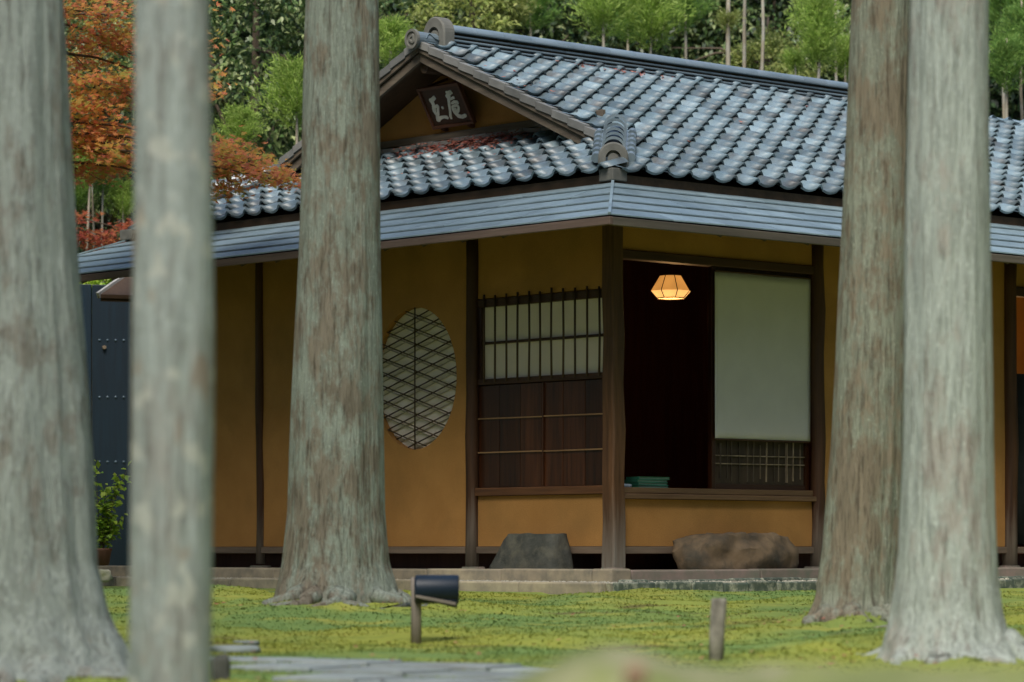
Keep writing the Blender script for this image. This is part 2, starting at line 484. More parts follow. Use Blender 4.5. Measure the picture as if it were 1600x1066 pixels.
def np_mesh(name, V, F):
    """numpy verts (n,3) and faces (m,k) -> mesh"""
    me = bpy.data.meshes.new(name)
    V = np.asarray(V, dtype=np.float32)
    F = np.asarray(F, dtype=np.int32)
    me.vertices.add(len(V))
    me.vertices.foreach_set('co', V.ravel())
    k = F.shape[1]
    me.loops.add(F.size)
    me.loops.foreach_set('vertex_index', F.ravel())
    me.polygons.add(len(F))
    me.polygons.foreach_set('loop_start', np.arange(0, F.size, k, dtype=np.int32))
    me.update(calc_edges=True)
    return me


def empty(name, loc, rz=0.0, parent=None):
    o = bpy.data.objects.new(name, None)
    COL.objects.link(o)
    o.location = loc
    o.rotation_euler = (0, 0, rz)
    o.empty_display_size = 0.2
    if parent is not None:
        o.parent = parent
    return o


def tag(o, label=None, cat=None, group=None, kind=None):
    if label:
        o['label'] = label
    if cat:
        o['category'] = cat
    if group:
        o['group'] = group
    if kind:
        o['kind'] = kind
    return o


def copy_tree(o, parent=None):
    c = o.copy()
    COL.objects.link(c)
    c.parent = parent
    for ch in list(o.children):
        copy_tree(ch, c)
    return c


# ------------------------------------------------------------------ terrain
GY = [-40, 0, 8, 12, 13, 16.5, 18, 21.5, 40, 90]
GZ = [-0.75, -0.62, -0.47, -0.345, -0.315, -0.285, -0.235, -0.158, -0.158, -0.158]
TREES = {  # centre pixel x near the base, depth, mound height, mound radius
    'T3': (528, 18.0, 0.10, 0.75), 'T4': (1335, 16.5, 0.06, 0.55), 'T5': (1482, 13.0, 0.02, 0.45), 'T1': (30, 12.0, 0.03, 0.6)}


def gz(x, y, fine=True):
    z = float(np.interp(y, GY, GZ))
    for (px, Y, h, r) in TREES.values():
        dx, dy = x - (px - 800) * Y / FPX, y - Y
        z += h * math.exp(-(dx * dx + dy * dy) / (r * r))
    if fine and 6 < y < 22:
        pth = 1.0 - 0.92 * math.exp(-max(0.0, abs(y - 12.4) - 1.0) ** 2 / 0.15) * (1 if -1.6 < x < 1.2 else 0)
        z += pth * 0.06 * noise.noise(Vector((x * 0.9, y * 0.9, 3.1)))
        hm = noise.noise(Vector((x * 2.1, y * 2.6, 7.7)))
        for (px, Y, h, r) in TREES.values():
            dx, dy = x - (px - 800) * Y / FPX, y - Y
            dd = dx * dx + dy * dy
            if dd < 2.2:
                z += 0.11 * math.exp(-dd / 0.42) * max(0.0, noise.noise(Vector((x * 4.2, y * 4.2, px)))) + 0.03 * math.exp(-dd / 0.4) * noise.noise(Vector((x * 11, y * 11, px)))
        z += pth * (0.035 * max(0.0, hm) ** 0.7 - 0.012 * max(0.0, -hm))
        z += 0.007 * noise.noise(Vector((x * 9, y * 9, 1.7)))
    return z


def make_ground():
    xs = sorted(set([round(v, 3) for v in list(np.arange(-5, 5.01, 0.07)) + list(np.linspace(-200, -5, 16)) + list(np.linspace(5, 200, 16))]))
    ys = sorted(set([round(v, 3) for v in list(np.arange(8, 22.6, 0.07)) + list(np.linspace(-200, 8, 14)) + list(np.linspace(22.6, 300, 14))]))
    V = [(x, y, gz(x, y)) for y in ys for x in xs]
    nx = len(xs)
    F = [(j * nx + i, j * nx + i + 1, (j + 1) * nx + i + 1, (j + 1) * nx + i) for j in range(len(ys) - 1) for i in range(nx - 1)]
    o = link_mesh('ground', np_mesh('ground', V, F), 'moss', smooth=True)
    tag(o, 'mossy ground of the cedar grove', kind='structure')


make_ground()


def hill_z(x, y):
    return -0.4 + max(0, y - 33.5) * 0.62 + 0.5 * noise.noise(Vector((x * 0.25, y * 0.25, 0))) + 0.15 * noise.noise(Vector((x, y, 0)))


def make_hill():
    xs = np.linspace(-60, 60, 121)
    ys = np.linspace(33, 80, 60)
    V = [(x, y, hill_z(x, y)) for y in ys for x in xs]
    nx = len(xs)
    F = [(j * nx + i, j * nx + i + 1, (j + 1) * nx + i + 1, (j + 1) * nx + i) for j in range(len(ys) - 1) for i in range(nx - 1)]
    o = link_mesh('hill', np_mesh('hill', V, F), 'earth', smooth=True)
    tag(o, 'dark wooded slope rising behind the house', kind='structure')


make_hill()


def make_shade_woods():  # added to keep low sky light off the house walls
    """unseen tall woods on the sides and behind the viewer, blocking low sky light"""
    g = np.random.default_rng(5)
    line = [(-12, 40), (-8.5, 27), (-7, 12), (-7, -4), (-4, -9), (0, -10.5), (4, -9), (7, -4), (7.5, 10), (9.5, 22), (17, 40)]
    P = []
    for (a, b) in zip(line[:-1], line[1:]):
        L = math.hypot(b[0] - a[0], b[1] - a[1])
        n = int(L * 420)
        t = g.uniform(0, 1, n)
        top = 12.0 + 2.5 * np.sin(np.arange(n) * 0.013 + a[0])
        P.append(np.stack([a[0] + (b[0] - a[0]) * t + g.normal(0, .7, n), a[1] + (b[1] - a[1]) * t + g.normal(0, .7, n), -0.4 + top * g.uniform(0, 1, n) ** 0.9], 1))
    P = np.concatenate(P)
    n = len(P)
    D = g.normal(0, 1, (n, 3))
    D /= np.linalg.norm(D, axis=1, keepdims=True)
    S = np.cross(D, g.normal(0, 1, (n, 3)))
    S /= np.linalg.norm(S, axis=1, keepdims=True)
    s = g.uniform(.35, .7, (n, 1))
    V = np.stack([P, P + D * s * .5 - S * s * .3, P + D * s, P + D * s * .5 + S * s * .3], 1).reshape(-1, 3)
    o = link_mesh('woods', np_mesh('woods', V, np.arange(n * 4).reshape(-1, 4)), 'canopy')
    tag(o, 'unseen woods enclosing the garden, added to block low sky light', 'woods', kind='stuff')


make_shade_woods()

# ------------------------------------------------------------------ the house frame: x = along the right face, y = along the left face
PHI = R(42.2)
XC, YC = 0.727, 23.0
CP, SP = math.cos(PHI), math.sin(PHI)


def HW(u, v, z):
    return Vector((XC + CP * u - SP * v, YC + SP * u + CP * v, z))


def WH(p):
    dx, dy = p[0] - XC, p[1] - YC
    return Vector((CP * dx + SP * dy, -SP * dx + CP * dy, p[2]))


def proj(p):
    return (800 + FPX * p[0] / p[1], HOR - FPX * (p[2] - CZ) / p[1])


VW = 5.8            # width of the left face
UE = 10.0           # length of the right face (runs out of the frame)
house = empty('tea_house', (XC, YC, 0.0), PHI)
tag(house, 'Japanese tea house with ochre plaster walls and grey tiled hip-and-gable roof', 'house')

# ---- terrace and edging
ter = MB()
ter.box(-0.40, UE, -0.40, VW + 0.1, -0.3, -0.012)
t = ter.build('terrace', 'curb', None, loc=(XC, YC, 0))
t.rotation_euler = (0, 0, PHI)
tag(t, 'beaten earth terrace the tea house stands on', kind='structure')


def stone_run(name_parent, axis, s0, s1, d0, d1, z0, z1, lens, mat, gap=0.008, wob=0.006):
    """row of separate stones along the left (axis v) or right (axis u) face"""
    s = s0
    while s < s1 - 0.05:
        L = min(lens * random.uniform(0.75, 1.25), s1 - s)
        a, b = s + gap / 2, s + L - gap / 2
        dd = random.uniform(-wob, wob)
        zz = z1 + random.uniform(-wob, wob)
        m = MB()
        if axis == 'v':
            m.box(d0 + dd, d1, a, b, z0, zz)
        else:
            m.box(a, b, d0 + dd, d1, z0, zz)
        m.build('stone', mat, name_parent, bevel=0.012)
        s += L


curb = empty('curb', (XC, YC, 0), PHI)
tag(curb, 'long cut stones edging the house terrace', kind='structure')
stone_run(curb, 'v', -0.36, VW + 0.9, -0.55, -0.38, -0.2, -0.004, 1.05, 'curb')
stone_run(curb, 'u', -0.36, 7.0, -0.55, -0.38, -0.2, -0.006, 1.6, 'curb_red')
m = MB()
m.box(-0.565, -0.366, -0.565, -0.366, -0.2, 0.001)
m.build('stone', 'curb', curb, bevel=0.014)

drip = empty('drip_strip', (XC, YC, 0), PHI)
tag(drip, 'gravel drip strip between stone curb and moss', kind='structure')
m = MB()
m.box(-1.00, -0.5, -1.00, VW + 1.2, -0.3, -0.095)
m.box(-0.5, 7.5, -1.00, -0.5, -0.3, -0.0955)
m.build('gravel_bed', 'gravel', drip)
stone_run(drip, 'v', -0.98, VW + 1.2, -1.06, -1.002, -0.3, -0.085, 0.8, 'curb')
stone_run(drip, 'u', -1.00, 7.5, -1.07, -1.02, -0.3, -0.09, 0.34, 'edging', wob=0.008)
stone_run(drip, 'u', -0.70, 7.5, -0.80, -0.76, -0.2, -0.068, 0.34, 'edging', wob=0.008)
# pebbles lying on the strip
V, F = [], []
for k in range(5200):
    if random.random() < 0.45:
        u, v = random.uniform(-0.98, -0.57), random.uniform(-0.98, VW + 1)
    else:
        u, v = random.uniform(-0.5, 6.5), random.uniform(-1.0, -0.57)
    r = random.uniform(0.006, 0.017)
    b = len(V)
    a = random.uniform(0, 6.28)
    for (dx, dy, dz) in ((1, 0, 0), (0, 1, 0), (-1, 0, 0), (0, -1, 0), (0, 0, .8)):
        ca, sa = math.cos(a), math.sin(a)
        V.append((u + (dx * ca - dy * sa * .7) * r, v + (dx * sa + dy * ca * .7) * r, -0.096 + dz * r + (0.002)))
    F += [(b, b + 1, b + 4), (b + 1, b + 2, b + 4), (b + 2, b + 3, b + 4), (b + 3, b, b + 4)]
o = link_mesh('pebbles', np_mesh('pebbles', V, F), 'pebble', drip)
tag(o, kind='stuff')

# ---- posts
def post(u, v, r, top, mat='post', n=10, square=False, base=0.0, seed=0):
    random.seed(100 + seed)
    m = MB()
    ks = 9
    pts, rad = [], []
    for i in range(ks):
        f = i / (ks - 1)
        w = 0.012 if 0 < i < ks - 1 else 0.004
        pts.append((u + random.uniform(-w, w), v + random.uniform(-w, w), base + f * (top - base)))
        rad.append(r * (1.06 - 0.1 * f) * random.uniform(0.96, 1.04))
    if square:
        rings = []
        for p, q in zip(pts, rad):
            c = q * 0.80
            e = q * 0.97
            for (dx, dy) in ((c, -e), (e, -c), (e, c), (c, e), (-c, e), (-e, c), (-e, -c), (-c, -e)):
                rings.append((p[0] + dx, p[1] + dy, p[2]))
        fs = []
        for i in range(ks - 1):
            for k in range(8):
                fs.append((i * 8 + k, i * 8 + (k + 1) % 8, (i + 1) * 8 + (k + 1) % 8, (i + 1) * 8 + k))
        m.add(rings, fs)
    else:
        m.tube(pts, rad, n, jitter=0.04)
    return m.build('post', mat, house, smooth=not square)


post(0.0, 0.0, 0.062, 2.66, 'corner', square=True, base=-0.005, seed=1)
tag(house.children[-1], 'thick squared corner post, reddish brown and bleached at its foot')
P1, P2 = 1.51, 4.13
post(-0.015, P1, 0.052, 2.62, base=0, seed=2)
post(-0.005, P2, 0.036, 2.62, base=0.02, seed=3)
post(0.0, VW, 0.06, 2.62, base=0, seed=4)
U1, U2, U3 = 2.155, 4.47, 7.0
post(U1, -0.01, 0.055, 2.62, base=0, seed=5)
post(U2, -0.01, 0.062, 2.62, base=0, seed=6)
post(U3, -0.01, 0.06, 2.62, base=0, seed=7)

# foot stones of the posts
for (u, v) in ((0, 0), (0, P1), (0, P2), (U1, 0), (U2, 0)):
    m = MB()
    n = 9
    ring = [(u + 0.11 * random.uniform(.8, 1.1) * math.cos(2 * math.pi * k / n), v + 0.11 * random.uniform(.8, 1.1) * math.sin(2 * math.pi * k / n)) for k in range(n)]
    m.add([(a, b, -0.05) for a, b in ring] + [(u + (a - u) * .85, v + (b - v) * .85, 0.006) for a, b in ring],
          [tuple(range(n, 2 * n))] + [(k, (k + 1) % n, n + (k + 1) % n, n + k) for k in range(n)])
    m.build('foot_stone', 'curb_red', house)

WT = 2.64          # wall top, hidden above the eave
# ---- left face (u = 0): walls
def wall_left(v0, v1, z0, z1):
    m = MB()
    m.box(0.0, 0.07, v0, v1, z0, z1)
    return m.build('plaster_wall', 'plaster', house)


def wall_right(u0, u1, z0, z1):
    m = MB()
    m.box(u0, u1, 0.0, 0.07, z0, z1)
    return m.build('plaster_wall', 'plaster', house)


# wall with the round window opening
RWV, RWZ, RWA, RWB = 2.195, 1.452, 0.487, 0.547
def wall_hole(v0, v1, z0, z1):
    n = 72
    el, outer = [], []
    for k in range(n):
        a = 2 * math.pi * k / n
        c, s = math.cos(a), math.sin(a)
        el.append((RWV + RWA * c, RWZ + RWB * s))
        tt = min((v1 - RWV) / c if c > 1e-9 else 1e9, (v0 - RWV) / c if c < -1e-9 else 1e9,
                 (z1 - RWZ) / s if s > 1e-9 else 1e9, (z0 - RWZ) / s if s < -1e-9 else 1e9)
        outer.append((RWV + tt * c, RWZ + tt * s))
    # snap nearest samples to the corners
    for cv in (v0, v1):
        for cz_ in (z0, z1):
            k = min(range(n), key=lambda i: (outer[i][0] - cv) ** 2 + (outer[i][1] - cz_) ** 2)
            outer[k] = (cv, cz_)
    m = MB()
    vs = [(0.0, a, b) for a, b in el] + [(0.0, a, b) for a, b in outer] + [(0.07, a, b) for a, b in el]
    fs = []
    for k in range(n):
        j = (k + 1) % n
        fs.append((k, j, n + j, n + k))
        fs.append((k, 2 * n + k, 2 * n + j, j))
    m.add(vs, fs)
    m.box(0.062, 0.07, v0, v1, z0, RWZ - RWB - .01)
    return m.build('plaster_wall', 'plaster', house)


wall_hole(P1 + 0.03, P2 - 0.02, 0.16, WT)
wall_left(P2 + 0.02, VW - 0.04, 0.16, WT)
wall_left(0.06, P1 - 0.035, 0.16, 0.535)
wall_left(0.06, P1 - 0.035, 2.02, WT)
# ---- right face walls
wall_right(0.06, U1 - 0.03, 0.16, 0.50)
wall_right(0.06, U1 - 0.03, 2.30, WT)
wall_right(U1 + 0.03, 2.40, 0.16, WT)
wall_right(2.40, 3.7, 0.16, 1.30)
wall_right(2.40, 3.7, 1.92, WT)
wall_right(3.7, U2 - 0.03, 0.16, WT)
wall_right(U2 + 0.03, U3, 2.28, WT)
wall_right(U3 + 0.03, UE, 0.16, WT)
m = MB()
m.box(0.1, UE, VW - 0.07, VW, 0.1, WT)
m.build('plaster_wall', 'plaster', house)
m = MB()
m.box(UE - 0.07, UE, 0.08, VW - 0.1, 0.1, WT)
m.build('plaster_wall', 'plaster', house)

# ---- base beams with the dark gap beneath
for (v0, v1) in ((0.075, P1 - 0.04), (P1 + 0.04, P2 - 0.03), (P2 + 0.03, VW - 0.05)):
    m = MB()
    m.box(-0.022, 0.06, v0, v1, 0.105, 0.157)
    m.build('base_beam', 'grey_y', house, bevel=0.005)
for (u0, u1) in ((0.075, U1 - 0.04), (U1 + 0.04, U2 - 0.05), (U2 + 0.05, U3)):
    m = MB()
    m.box(u0, u1, -0.022, 0.06, 0.105, 0.157)
    m.build('base_beam', 'grey_x', house, bevel=0.005)
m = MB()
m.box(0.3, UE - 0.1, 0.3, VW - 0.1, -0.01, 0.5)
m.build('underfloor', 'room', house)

# ---- round window
rw = empty('round_window', (0, RWV, RWZ), 0, house)
n = 64
m = MB()
m.add([(0.055, 1.02 * RWA * math.cos(2 * math.pi * k / n), 1.02 * RWB * math.sin(2 * math.pi * k / n)) for k in range(n)], [tuple(reversed(range(n)))])
m.build('paper', 'paper', rw)


def ell_clip(p, d):
    """segment of the line p + t d inside the ellipse, in (v, z)"""
    a = (d[0] / RWA) ** 2 + (d[1] / RWB) ** 2
    b = 2 * (p[0] * d[0] / RWA ** 2 + p[1] * d[1] / RWB ** 2)
    c = (p[0] / RWA) ** 2 + (p[1] / RWB) ** 2 - 1
    q = b * b - 4 * a * c
    if q <= 0:
        return None
    q = math.sqrt(q)
    return (-b - q) / (2 * a), (-b + q) / (2 * a)


for fam, (sl, uu) in enumerate(((0.30, 0.012), (-0.30, 0.024))):
    for k in range(-7, 8):
        off = (k + 0.5) * 0.108 if fam == 0 else (k + 0.42) * 0.108
        d = (1.0, sl)
        r_ = ell_clip((0, off), d)
        if not r_ or r_[1] - r_[0] < 0.12:
            continue
        r_ = (r_[0] + 0.012, r_[1] - 0.012)
        a = (uu, r_[0], off + r_[0] * sl)
        b = (uu, r_[1], off + r_[1] * sl)
        mid = (uu + random.uniform(-.002, .002), (a[1] + b[1]) / 2, (a[2] + b[2]) / 2 + random.uniform(-.006, .006))
        MB().tube([a, mid, b], 0.0056, 6).build('bamboo_bar', 'bar', rw, smooth=True)
        r2 = ell_clip((0, off - 0.03), d)  # offset second lines: the lattice's shadow on the paper, modelled as thin bars
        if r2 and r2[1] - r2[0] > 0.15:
            MB().tube([(0.047, r2[0] + .01, off - .03 + (r2[0] + .01) * sl), (0.047, r2[1] - .01, off - .03 + (r2[1] - .01) * sl)], 0.0045, 5).build('shadow_bar', 'inner', rw, smooth=True)
MB().tube([(0.0, 0, -RWB), (0.002, 0.003, 0), (0.0, 0, RWB)], 0.0062, 6).build('vertical_bar', 'bar', rw, smooth=True)

# ---- lattice window and boarded panel in the bay left of the corner post
lw = empty('lattice_window', (0, 0, 0), 0, house)
B0, B1 = 0.075, P1 - 0.045
m = MB()
m.box(0.03, 0.036, B0, B1, 1.41, 1.965)
m.build('paper', 'paper', lw)
for (z0, z1, uu) in ((1.955, 2.015, -0.004), (1.675, 1.694, 0.004), (1.372, 1.415, -0.004)):
    m = MB()
    m.box(uu, 0.045, B0, B1, z0, z1)
    m.build('rail', 'dark_y', lw, bevel=0.003)
for (a, b) in ((B1 - 0.045, B1 - 0.002), ):
    m = MB()
    m.box(-0.006, 0.046, a, b, 1.416, 1.954)
    m.build('stile', 'dark_z', lw, bevel=0.003)
for k in range(11):
    vv = B0 + 0.055 + k * 0.1245 + random.uniform(-.004, .004)
    z1 = 2.045 + random.uniform(-.012, .012)
    MB().tube([(-0.018, vv, 1.39), (-0.018 + random.uniform(-.003, .003), vv + random.uniform(-.004, .004), 1.7), (-0.018, vv + random.uniform(-.003, .003), z1)], 0.0085, 7).build('bar', 'bar', lw, smooth=True)

dp = empty('boarded_panel', (0, 0, 0), 0, house)
nb = 6
w = (B1 - B0) / nb
for k in range(nb):
    m = MB()
    m.box(0.012 + random.uniform(-.003, .003), 0.04, B0 + k * w + 0.0015, B0 + (k + 1) * w - 0.0015, 0.60, 1.365)
    m.build('board', 'dark_z', dp, bevel=0.002)
for zz in (1.115, 0.862):
    for (a, b) in ((B0, 0.735), (0.75, B1)):
        m = MB()
        m.bar((0.004, a, zz), (0.004, b, zz + random.uniform(-.003, .003)), 0.012, 0.010)
        m.build('stick', 'stick', dp)
MB().bar((0.003, 0.742, 0.6), (0.003, 0.742, 1.365), 0.014, 0.014, (1, 0, 0)).build('stick', 'dark_z', dp)
m = MB()
m.box(-0.03, 0.05, B0 - 0.01, B1 + 0.01, 0.537, 0.598)
m.build('sill_rail', 'sill_y', house, bevel=0.006)
m = MB()
m.box(-0.02, 0.05, B0, B1, 2.56, 2.635)
m.build('head_beam', 'dark_y', house, bevel=0.006)

# ---- wide opening right of the corner post
m = MB()
m.box(0.07, U1 + 0.02, -0.045, 0.10, 0.502, 0.54)
m.build('sill_rail', 'sill_x', house, bevel=0.006)
m = MB()
m.box(0.075, U1 - 0.03, -0.018, 0.10, 0.541, 0.585)
m.build('sill_rail', 'sill_x', house, bevel=0.006)
m = MB()
m.box(0.075, U1 - 0.03, -0.02, 0.09, 2.235, 2.298)
m.build('head_beam', 'dark_x', house, bevel=0.005)
room = empty('room', (0, 0, 0), 0, house)
for nm, bx in (('floor', (0.08, 4.0, 0.105, 3.2, 0.50, 0.57)), ('back_wall', (0.08, 4.0, 3.0, 3.05, 0.57, 2.62)),
               ('side_wall', (0.075, 0.10, 0.11, 3.0, 0.57, 2.62)), ('side_wall', (3.9, 3.95, 0.11, 3.0, 0.57, 2.62)), ('ceiling', (0.08, 4.0, 0.08, 3.1, 2.60, 2.63))):
    m = MB()
    m.box(*bx)
    m.build(nm, 'room', room)
# sliding screen behind the blind
ss = empty('sliding_screen', (0, 0, 0), 0, house)
S0, S1 = 1.05, U1 - 0.04
for (a, b, z0, z1) in ((S0, S0 + 0.042, 0.586, 2.234), (S1 - 0.04, S1, 0.586, 2.234)):
    m = MB()
    m.box(a, b, 0.035, 0.075, z0, z1)
    m.build('stile', 'dark_z', ss, bevel=0.003)
for (z0, z1) in ((0.586, 0.625), (0.965, 1.0), (2.19, 2.234)):
    m = MB()
    m.box(S0 + 0.043, S1 - 0.041, 0.04, 0.07, z0, z1)
    m.build('rail', 'dark_x', ss, bevel=0.003)
m = MB()
m.box(S0 + 0.043, S1 - 0.041, 0.056, 0.062, 0.626, 0.964)
m.build('reed_panel', 'mud', ss)
m = MB()
m.box(S0 + 0.043, S1 - 0.041, 0.056, 0.062, 1.001, 2.189)
m.build('paper', 'paper', ss)
random.seed(5)
for k in range(13):
    uu = S0 + 0.09 + k * 0.073 + random.uniform(-.015, .015)
    wd = random.choice((0.008, 0.012, 0.03, 0.014))
    MB().bar((uu, 0.05, 0.64 + random.uniform(0, .03)), (uu + random.uniform(-.006, .006), 0.05, 0.95 - random.uniform(0, .03)), wd, 0.006, (1, 0, 0)).build('bamboo_strip', 'bamboo', ss)
for zz in (0.775, 0.835):
    MB().bar((S0 + 0.045, 0.046, zz), (S1 - 0.043, 0.046, zz + 0.004), 0.008, 0.008).build('bamboo_strip', 'bamboo', ss)

# lattice window mostly behind the trees
lw2 = empty('lattice_window', (0, 0, 0), 0, house)
m = MB()
m.box(2.40, 3.7, 0.03, 0.036, 1.30, 1.92)
m.build('paper', 'paper', lw2)
for k in range(9):
    MB().tube([(2.44, -0.012, 1.33 + k * 0.068), (3.66, -0.012, 1.33 + k * 0.068)], 0.008, 6).build('bar', 'bar', lw2)
for uu in (2.42, 3.05, 3.68):
    MB().tube([(uu, -0.02, 1.29), (uu, -0.02, 1.93)], 0.012, 6).build('bar', 'bar', lw2)

# second opening at the right edge: a lit room
room2 = empty('room', (0, 0, 0), 0, house)
for nm, bx, mt in (('floor', (U2, U3, 0.1, 2.2, 0.1, 0.16), 'room'), ('back_wall', (U2, U3, 1.6, 1.65, 0.16, 2.5), 'orange_wall'),
                   ('side_wall', (U2 + .05, U2 + .1, 0.09, 1.6, 0.16, 2.5), 'orange_wall'), ('ceiling', (U2, U3, 0.08, 1.7, 2.5, 2.55), 'room')):
    m = MB()
    m.box(*bx)
    m.build(nm, mt, room2)
m = MB()
m.box(U2 + 0.05, U3, -0.02, 0.07, 2.2, 2.275)
m.build('head_beam', 'dark_x', house, bevel=0.005)

# ---- roof geometry
D_OUT, Z_OUT = -1.0, 2.385      # outer edge of the shingle band (top side)
D_IN, Z_IN = -0.03, 2.775
SL = (Z_IN - Z_OUT) / (D_IN - D_OUT)
D_T, Z_T, TS = -0.13, 2.835, 0.45   # tile eave and tile slope
RV = VW / 2
ZR = Z_T + TS * (RV - D_T)
AL = math.atan(TS)
VG = 0.65          # gable verge plane (u)
UG = 1.10          # gable wall plane (u)

shing = empty('shingle_eave', (0, 0, 0), 0, house)
NC = 5
for side in ('left', 'right'):
    for c in range(NC):
        d0 = D_OUT + (D_IN - D_OUT) * c / NC
        d1 = D_OUT + (D_IN - D_OUT) * (c + 1) / NC + 0.03
        z0 = Z_OUT + SL * (d0 - D_OUT) + 0.018
        z1 = Z_OUT + SL * (d1 - D_OUT) + 0.002
        th = 0.009
        lo0, lo1 = d0, d1                              # mitre at the corner
        hi0, hi1 = (VW - d0, VW - d1) if side == 'left' else (UE + 1, UE + 1)
        s_a0, s_a1 = lo0, lo1
        s = -1.0 + (c % 2) * 0.27 + random.uniform(0, .08)
        first = True
        while True:
            s += random.uniform(0.5, 0.62) if side == 'right' else random.uniform(0.7, 0.95)
            if s < lo1 + 0.15:
                continue
            last = s > min(hi0, hi1) - 0.2
            b0, b1 = (hi0, hi1) if last else (s - 0.0028, s - 0.0028)
            if first:
                a0, a1 = lo0 + 0.001, lo1 + 0.001
            else:
                a0, a1 = prev + 0.0028, prev + 0.0028
            dz = random.uniform(-0.0015, 0.0015)
            q = [(a0, d0, z0 - th + dz), (b0, d0, z0 - th - dz), (b1, d1, z1 - th), (a1, d1, z1 - th), (a0, d0, z0 + dz), (b0, d0, z0 - dz), (b1, d1, z1), (a1, d1, z1)]
            if side == 'left':
                q = [(p[1], p[0], p[2]) for p in q]
                q = [q[1], q[0], q[3], q[2], q[5], q[4], q[7], q[6]]
            m = MB()
            m.hexa(q)
            if side == 'left' or (s < 6.5):
                m.build('shingle', 'shingle', shing)
            else:
                m.build('shingle', 'shingle', shing)
            prev = s
            first = False
            if last:
                break
# mitre strip on the corner
m = MB()
m.bar((D_OUT, D_OUT, Z_OUT + 0.022), (D_IN, D_IN, Z_IN + 0.022), 0.02, 0.012)
m.build('mitre_strip', 'shingle', shing)
m = MB()
m.bar((D_OUT, VW - D_OUT, Z_OUT + 0.022), (D_IN, VW - D_IN, Z_IN + 0.022), 0.02, 0.012)
m.build('mitre_strip', 'shingle', shing)

# eave boards under the band: deck, fascia and rafters
def eave_deck(side):
    m = MB()
    za, zb = Z_OUT - 0.018, Z_IN - 0.018
    e1 = 0.02
    db = 0.05
    zb = za + SL * (db - D_OUT)
    if side == 'left':
        q = [(D_OUT, D_OUT), (D_OUT, VW - D_OUT), (db, VW - db), (db, db)]
    elif side == 'right':
        q = [(D_OUT, D_OUT), (db, db), (UE + 1, db), (UE + 1, D_OUT)]
    zz = [za if (p[0] == D_OUT or p[1] == D_OUT) else zb for p in q]
    if side == 'left':
        zz = [za, za, zb, zb]
    else:
        zz = [za, zb, zb, za]
    lo = [(p[0], p[1], z - e1) for p, z in zip(q, zz)]
    hi = [(p[0], p[1], z) for p, z in zip(q, zz)]
    m.add(lo + hi, [(0, 1, 2, 3), (7, 6, 5, 4), (0, 4, 5, 1), (1, 5, 6, 2), (2, 6, 7, 3), (3, 7, 4, 0)])
    m.build('eave_deck', 'soffit', house)


eave_deck('left')
eave_deck('right')
m = MB()
m.box(D_OUT - 0.004, D_OUT + 0.03, D_OUT - 0.004, VW - D_OUT, Z_OUT - 0.055, Z_OUT - 0.001)
m.build('fascia', 'fascia', house, bevel=0.004)
m = MB()
m.box(D_OUT + 0.031, UE + 1, D_OUT - 0.002, D_OUT + 0.03, Z_OUT - 0.058, Z_OUT - 0.002)
m.build('fascia', 'fascia_d', house, bevel=0.004)
for k in range(14):
    vv = 0.12 + k * 0.43
    MB().tube([(D_OUT + 0.04, vv, Z_OUT - 0.05), (0.04, vv, Z_OUT - 0.05 + SL * (0.04 - D_OUT))], 0.02, 6).build('rafter', 'soffit', house, smooth=True)
for k in range(16):
    uu = 0.12 + k * 0.45
    MB().tube([(uu, D_OUT + 0.04, Z_OUT - 0.05), (uu, 0.04, Z_OUT - 0.05 + SL * (0.04 - D_OUT))], 0.02, 6).build('rafter', 'soffit', house, smooth=True)

# roof deck beneath the tiles
m = MB()
dk = 0.05
zt = lambda d: Z_T + TS * (d - D_T) - dk
ee = D_T + 0.05
q = [(ee, ee, zt(ee)), (UE + .8, ee, zt(ee)), (UE + .8, RV, zt(RV)), (VG + .03, RV, zt(RV)), (VG + .03, VG + .03, zt(VG + .03))]
m.add(q, [(0, 1, 2, 3, 4)])
q = [(ee, VW - ee, zt(ee)), (UE + .8, VW - ee, zt(ee)), (UE + .8, RV, zt(RV)), (VG + .03, RV, zt(RV)), (VG + .03, VW - VG - .03, zt(VG + .03))]
m.add(q, [(4, 3, 2, 1, 0)])
q = [(ee, ee, zt(ee)), (UG + .02, UG + .02, zt(UG)), (UG + .02, VW - UG - .02, zt(UG)), (ee, VW - ee, zt(ee))]
m.add(q, [(0, 1, 2, 3)])
m.build('roof_deck', 'soffit', house)
# board closing the space between shingle band and tile eave
m = MB()
m.box(D_T + 0.045, D_T + 0.075, D_T + 0.045, VW - D_T - 0.045, 2.74, Z_T - 0.012)
m.build('eave_board', 'soffit', house)
m = MB()
m.box(D_T + 0.076, UE + .8, D_T + 0.045, D_T + 0.075, 2.74, Z_T - 0.012)
m.build('eave_board', 'soffit', house)

# ---- tiles
TW, TE, TLEN, TTH = 0.235, 0.197, 0.245, 0.016
def tile_profile(t):
    if t < 0.70:
        return -0.020 * math.sin(math.pi * t / 0.70)
    return 0.033 * math.sin(math.pi * (t - 0.70) / 0.30)


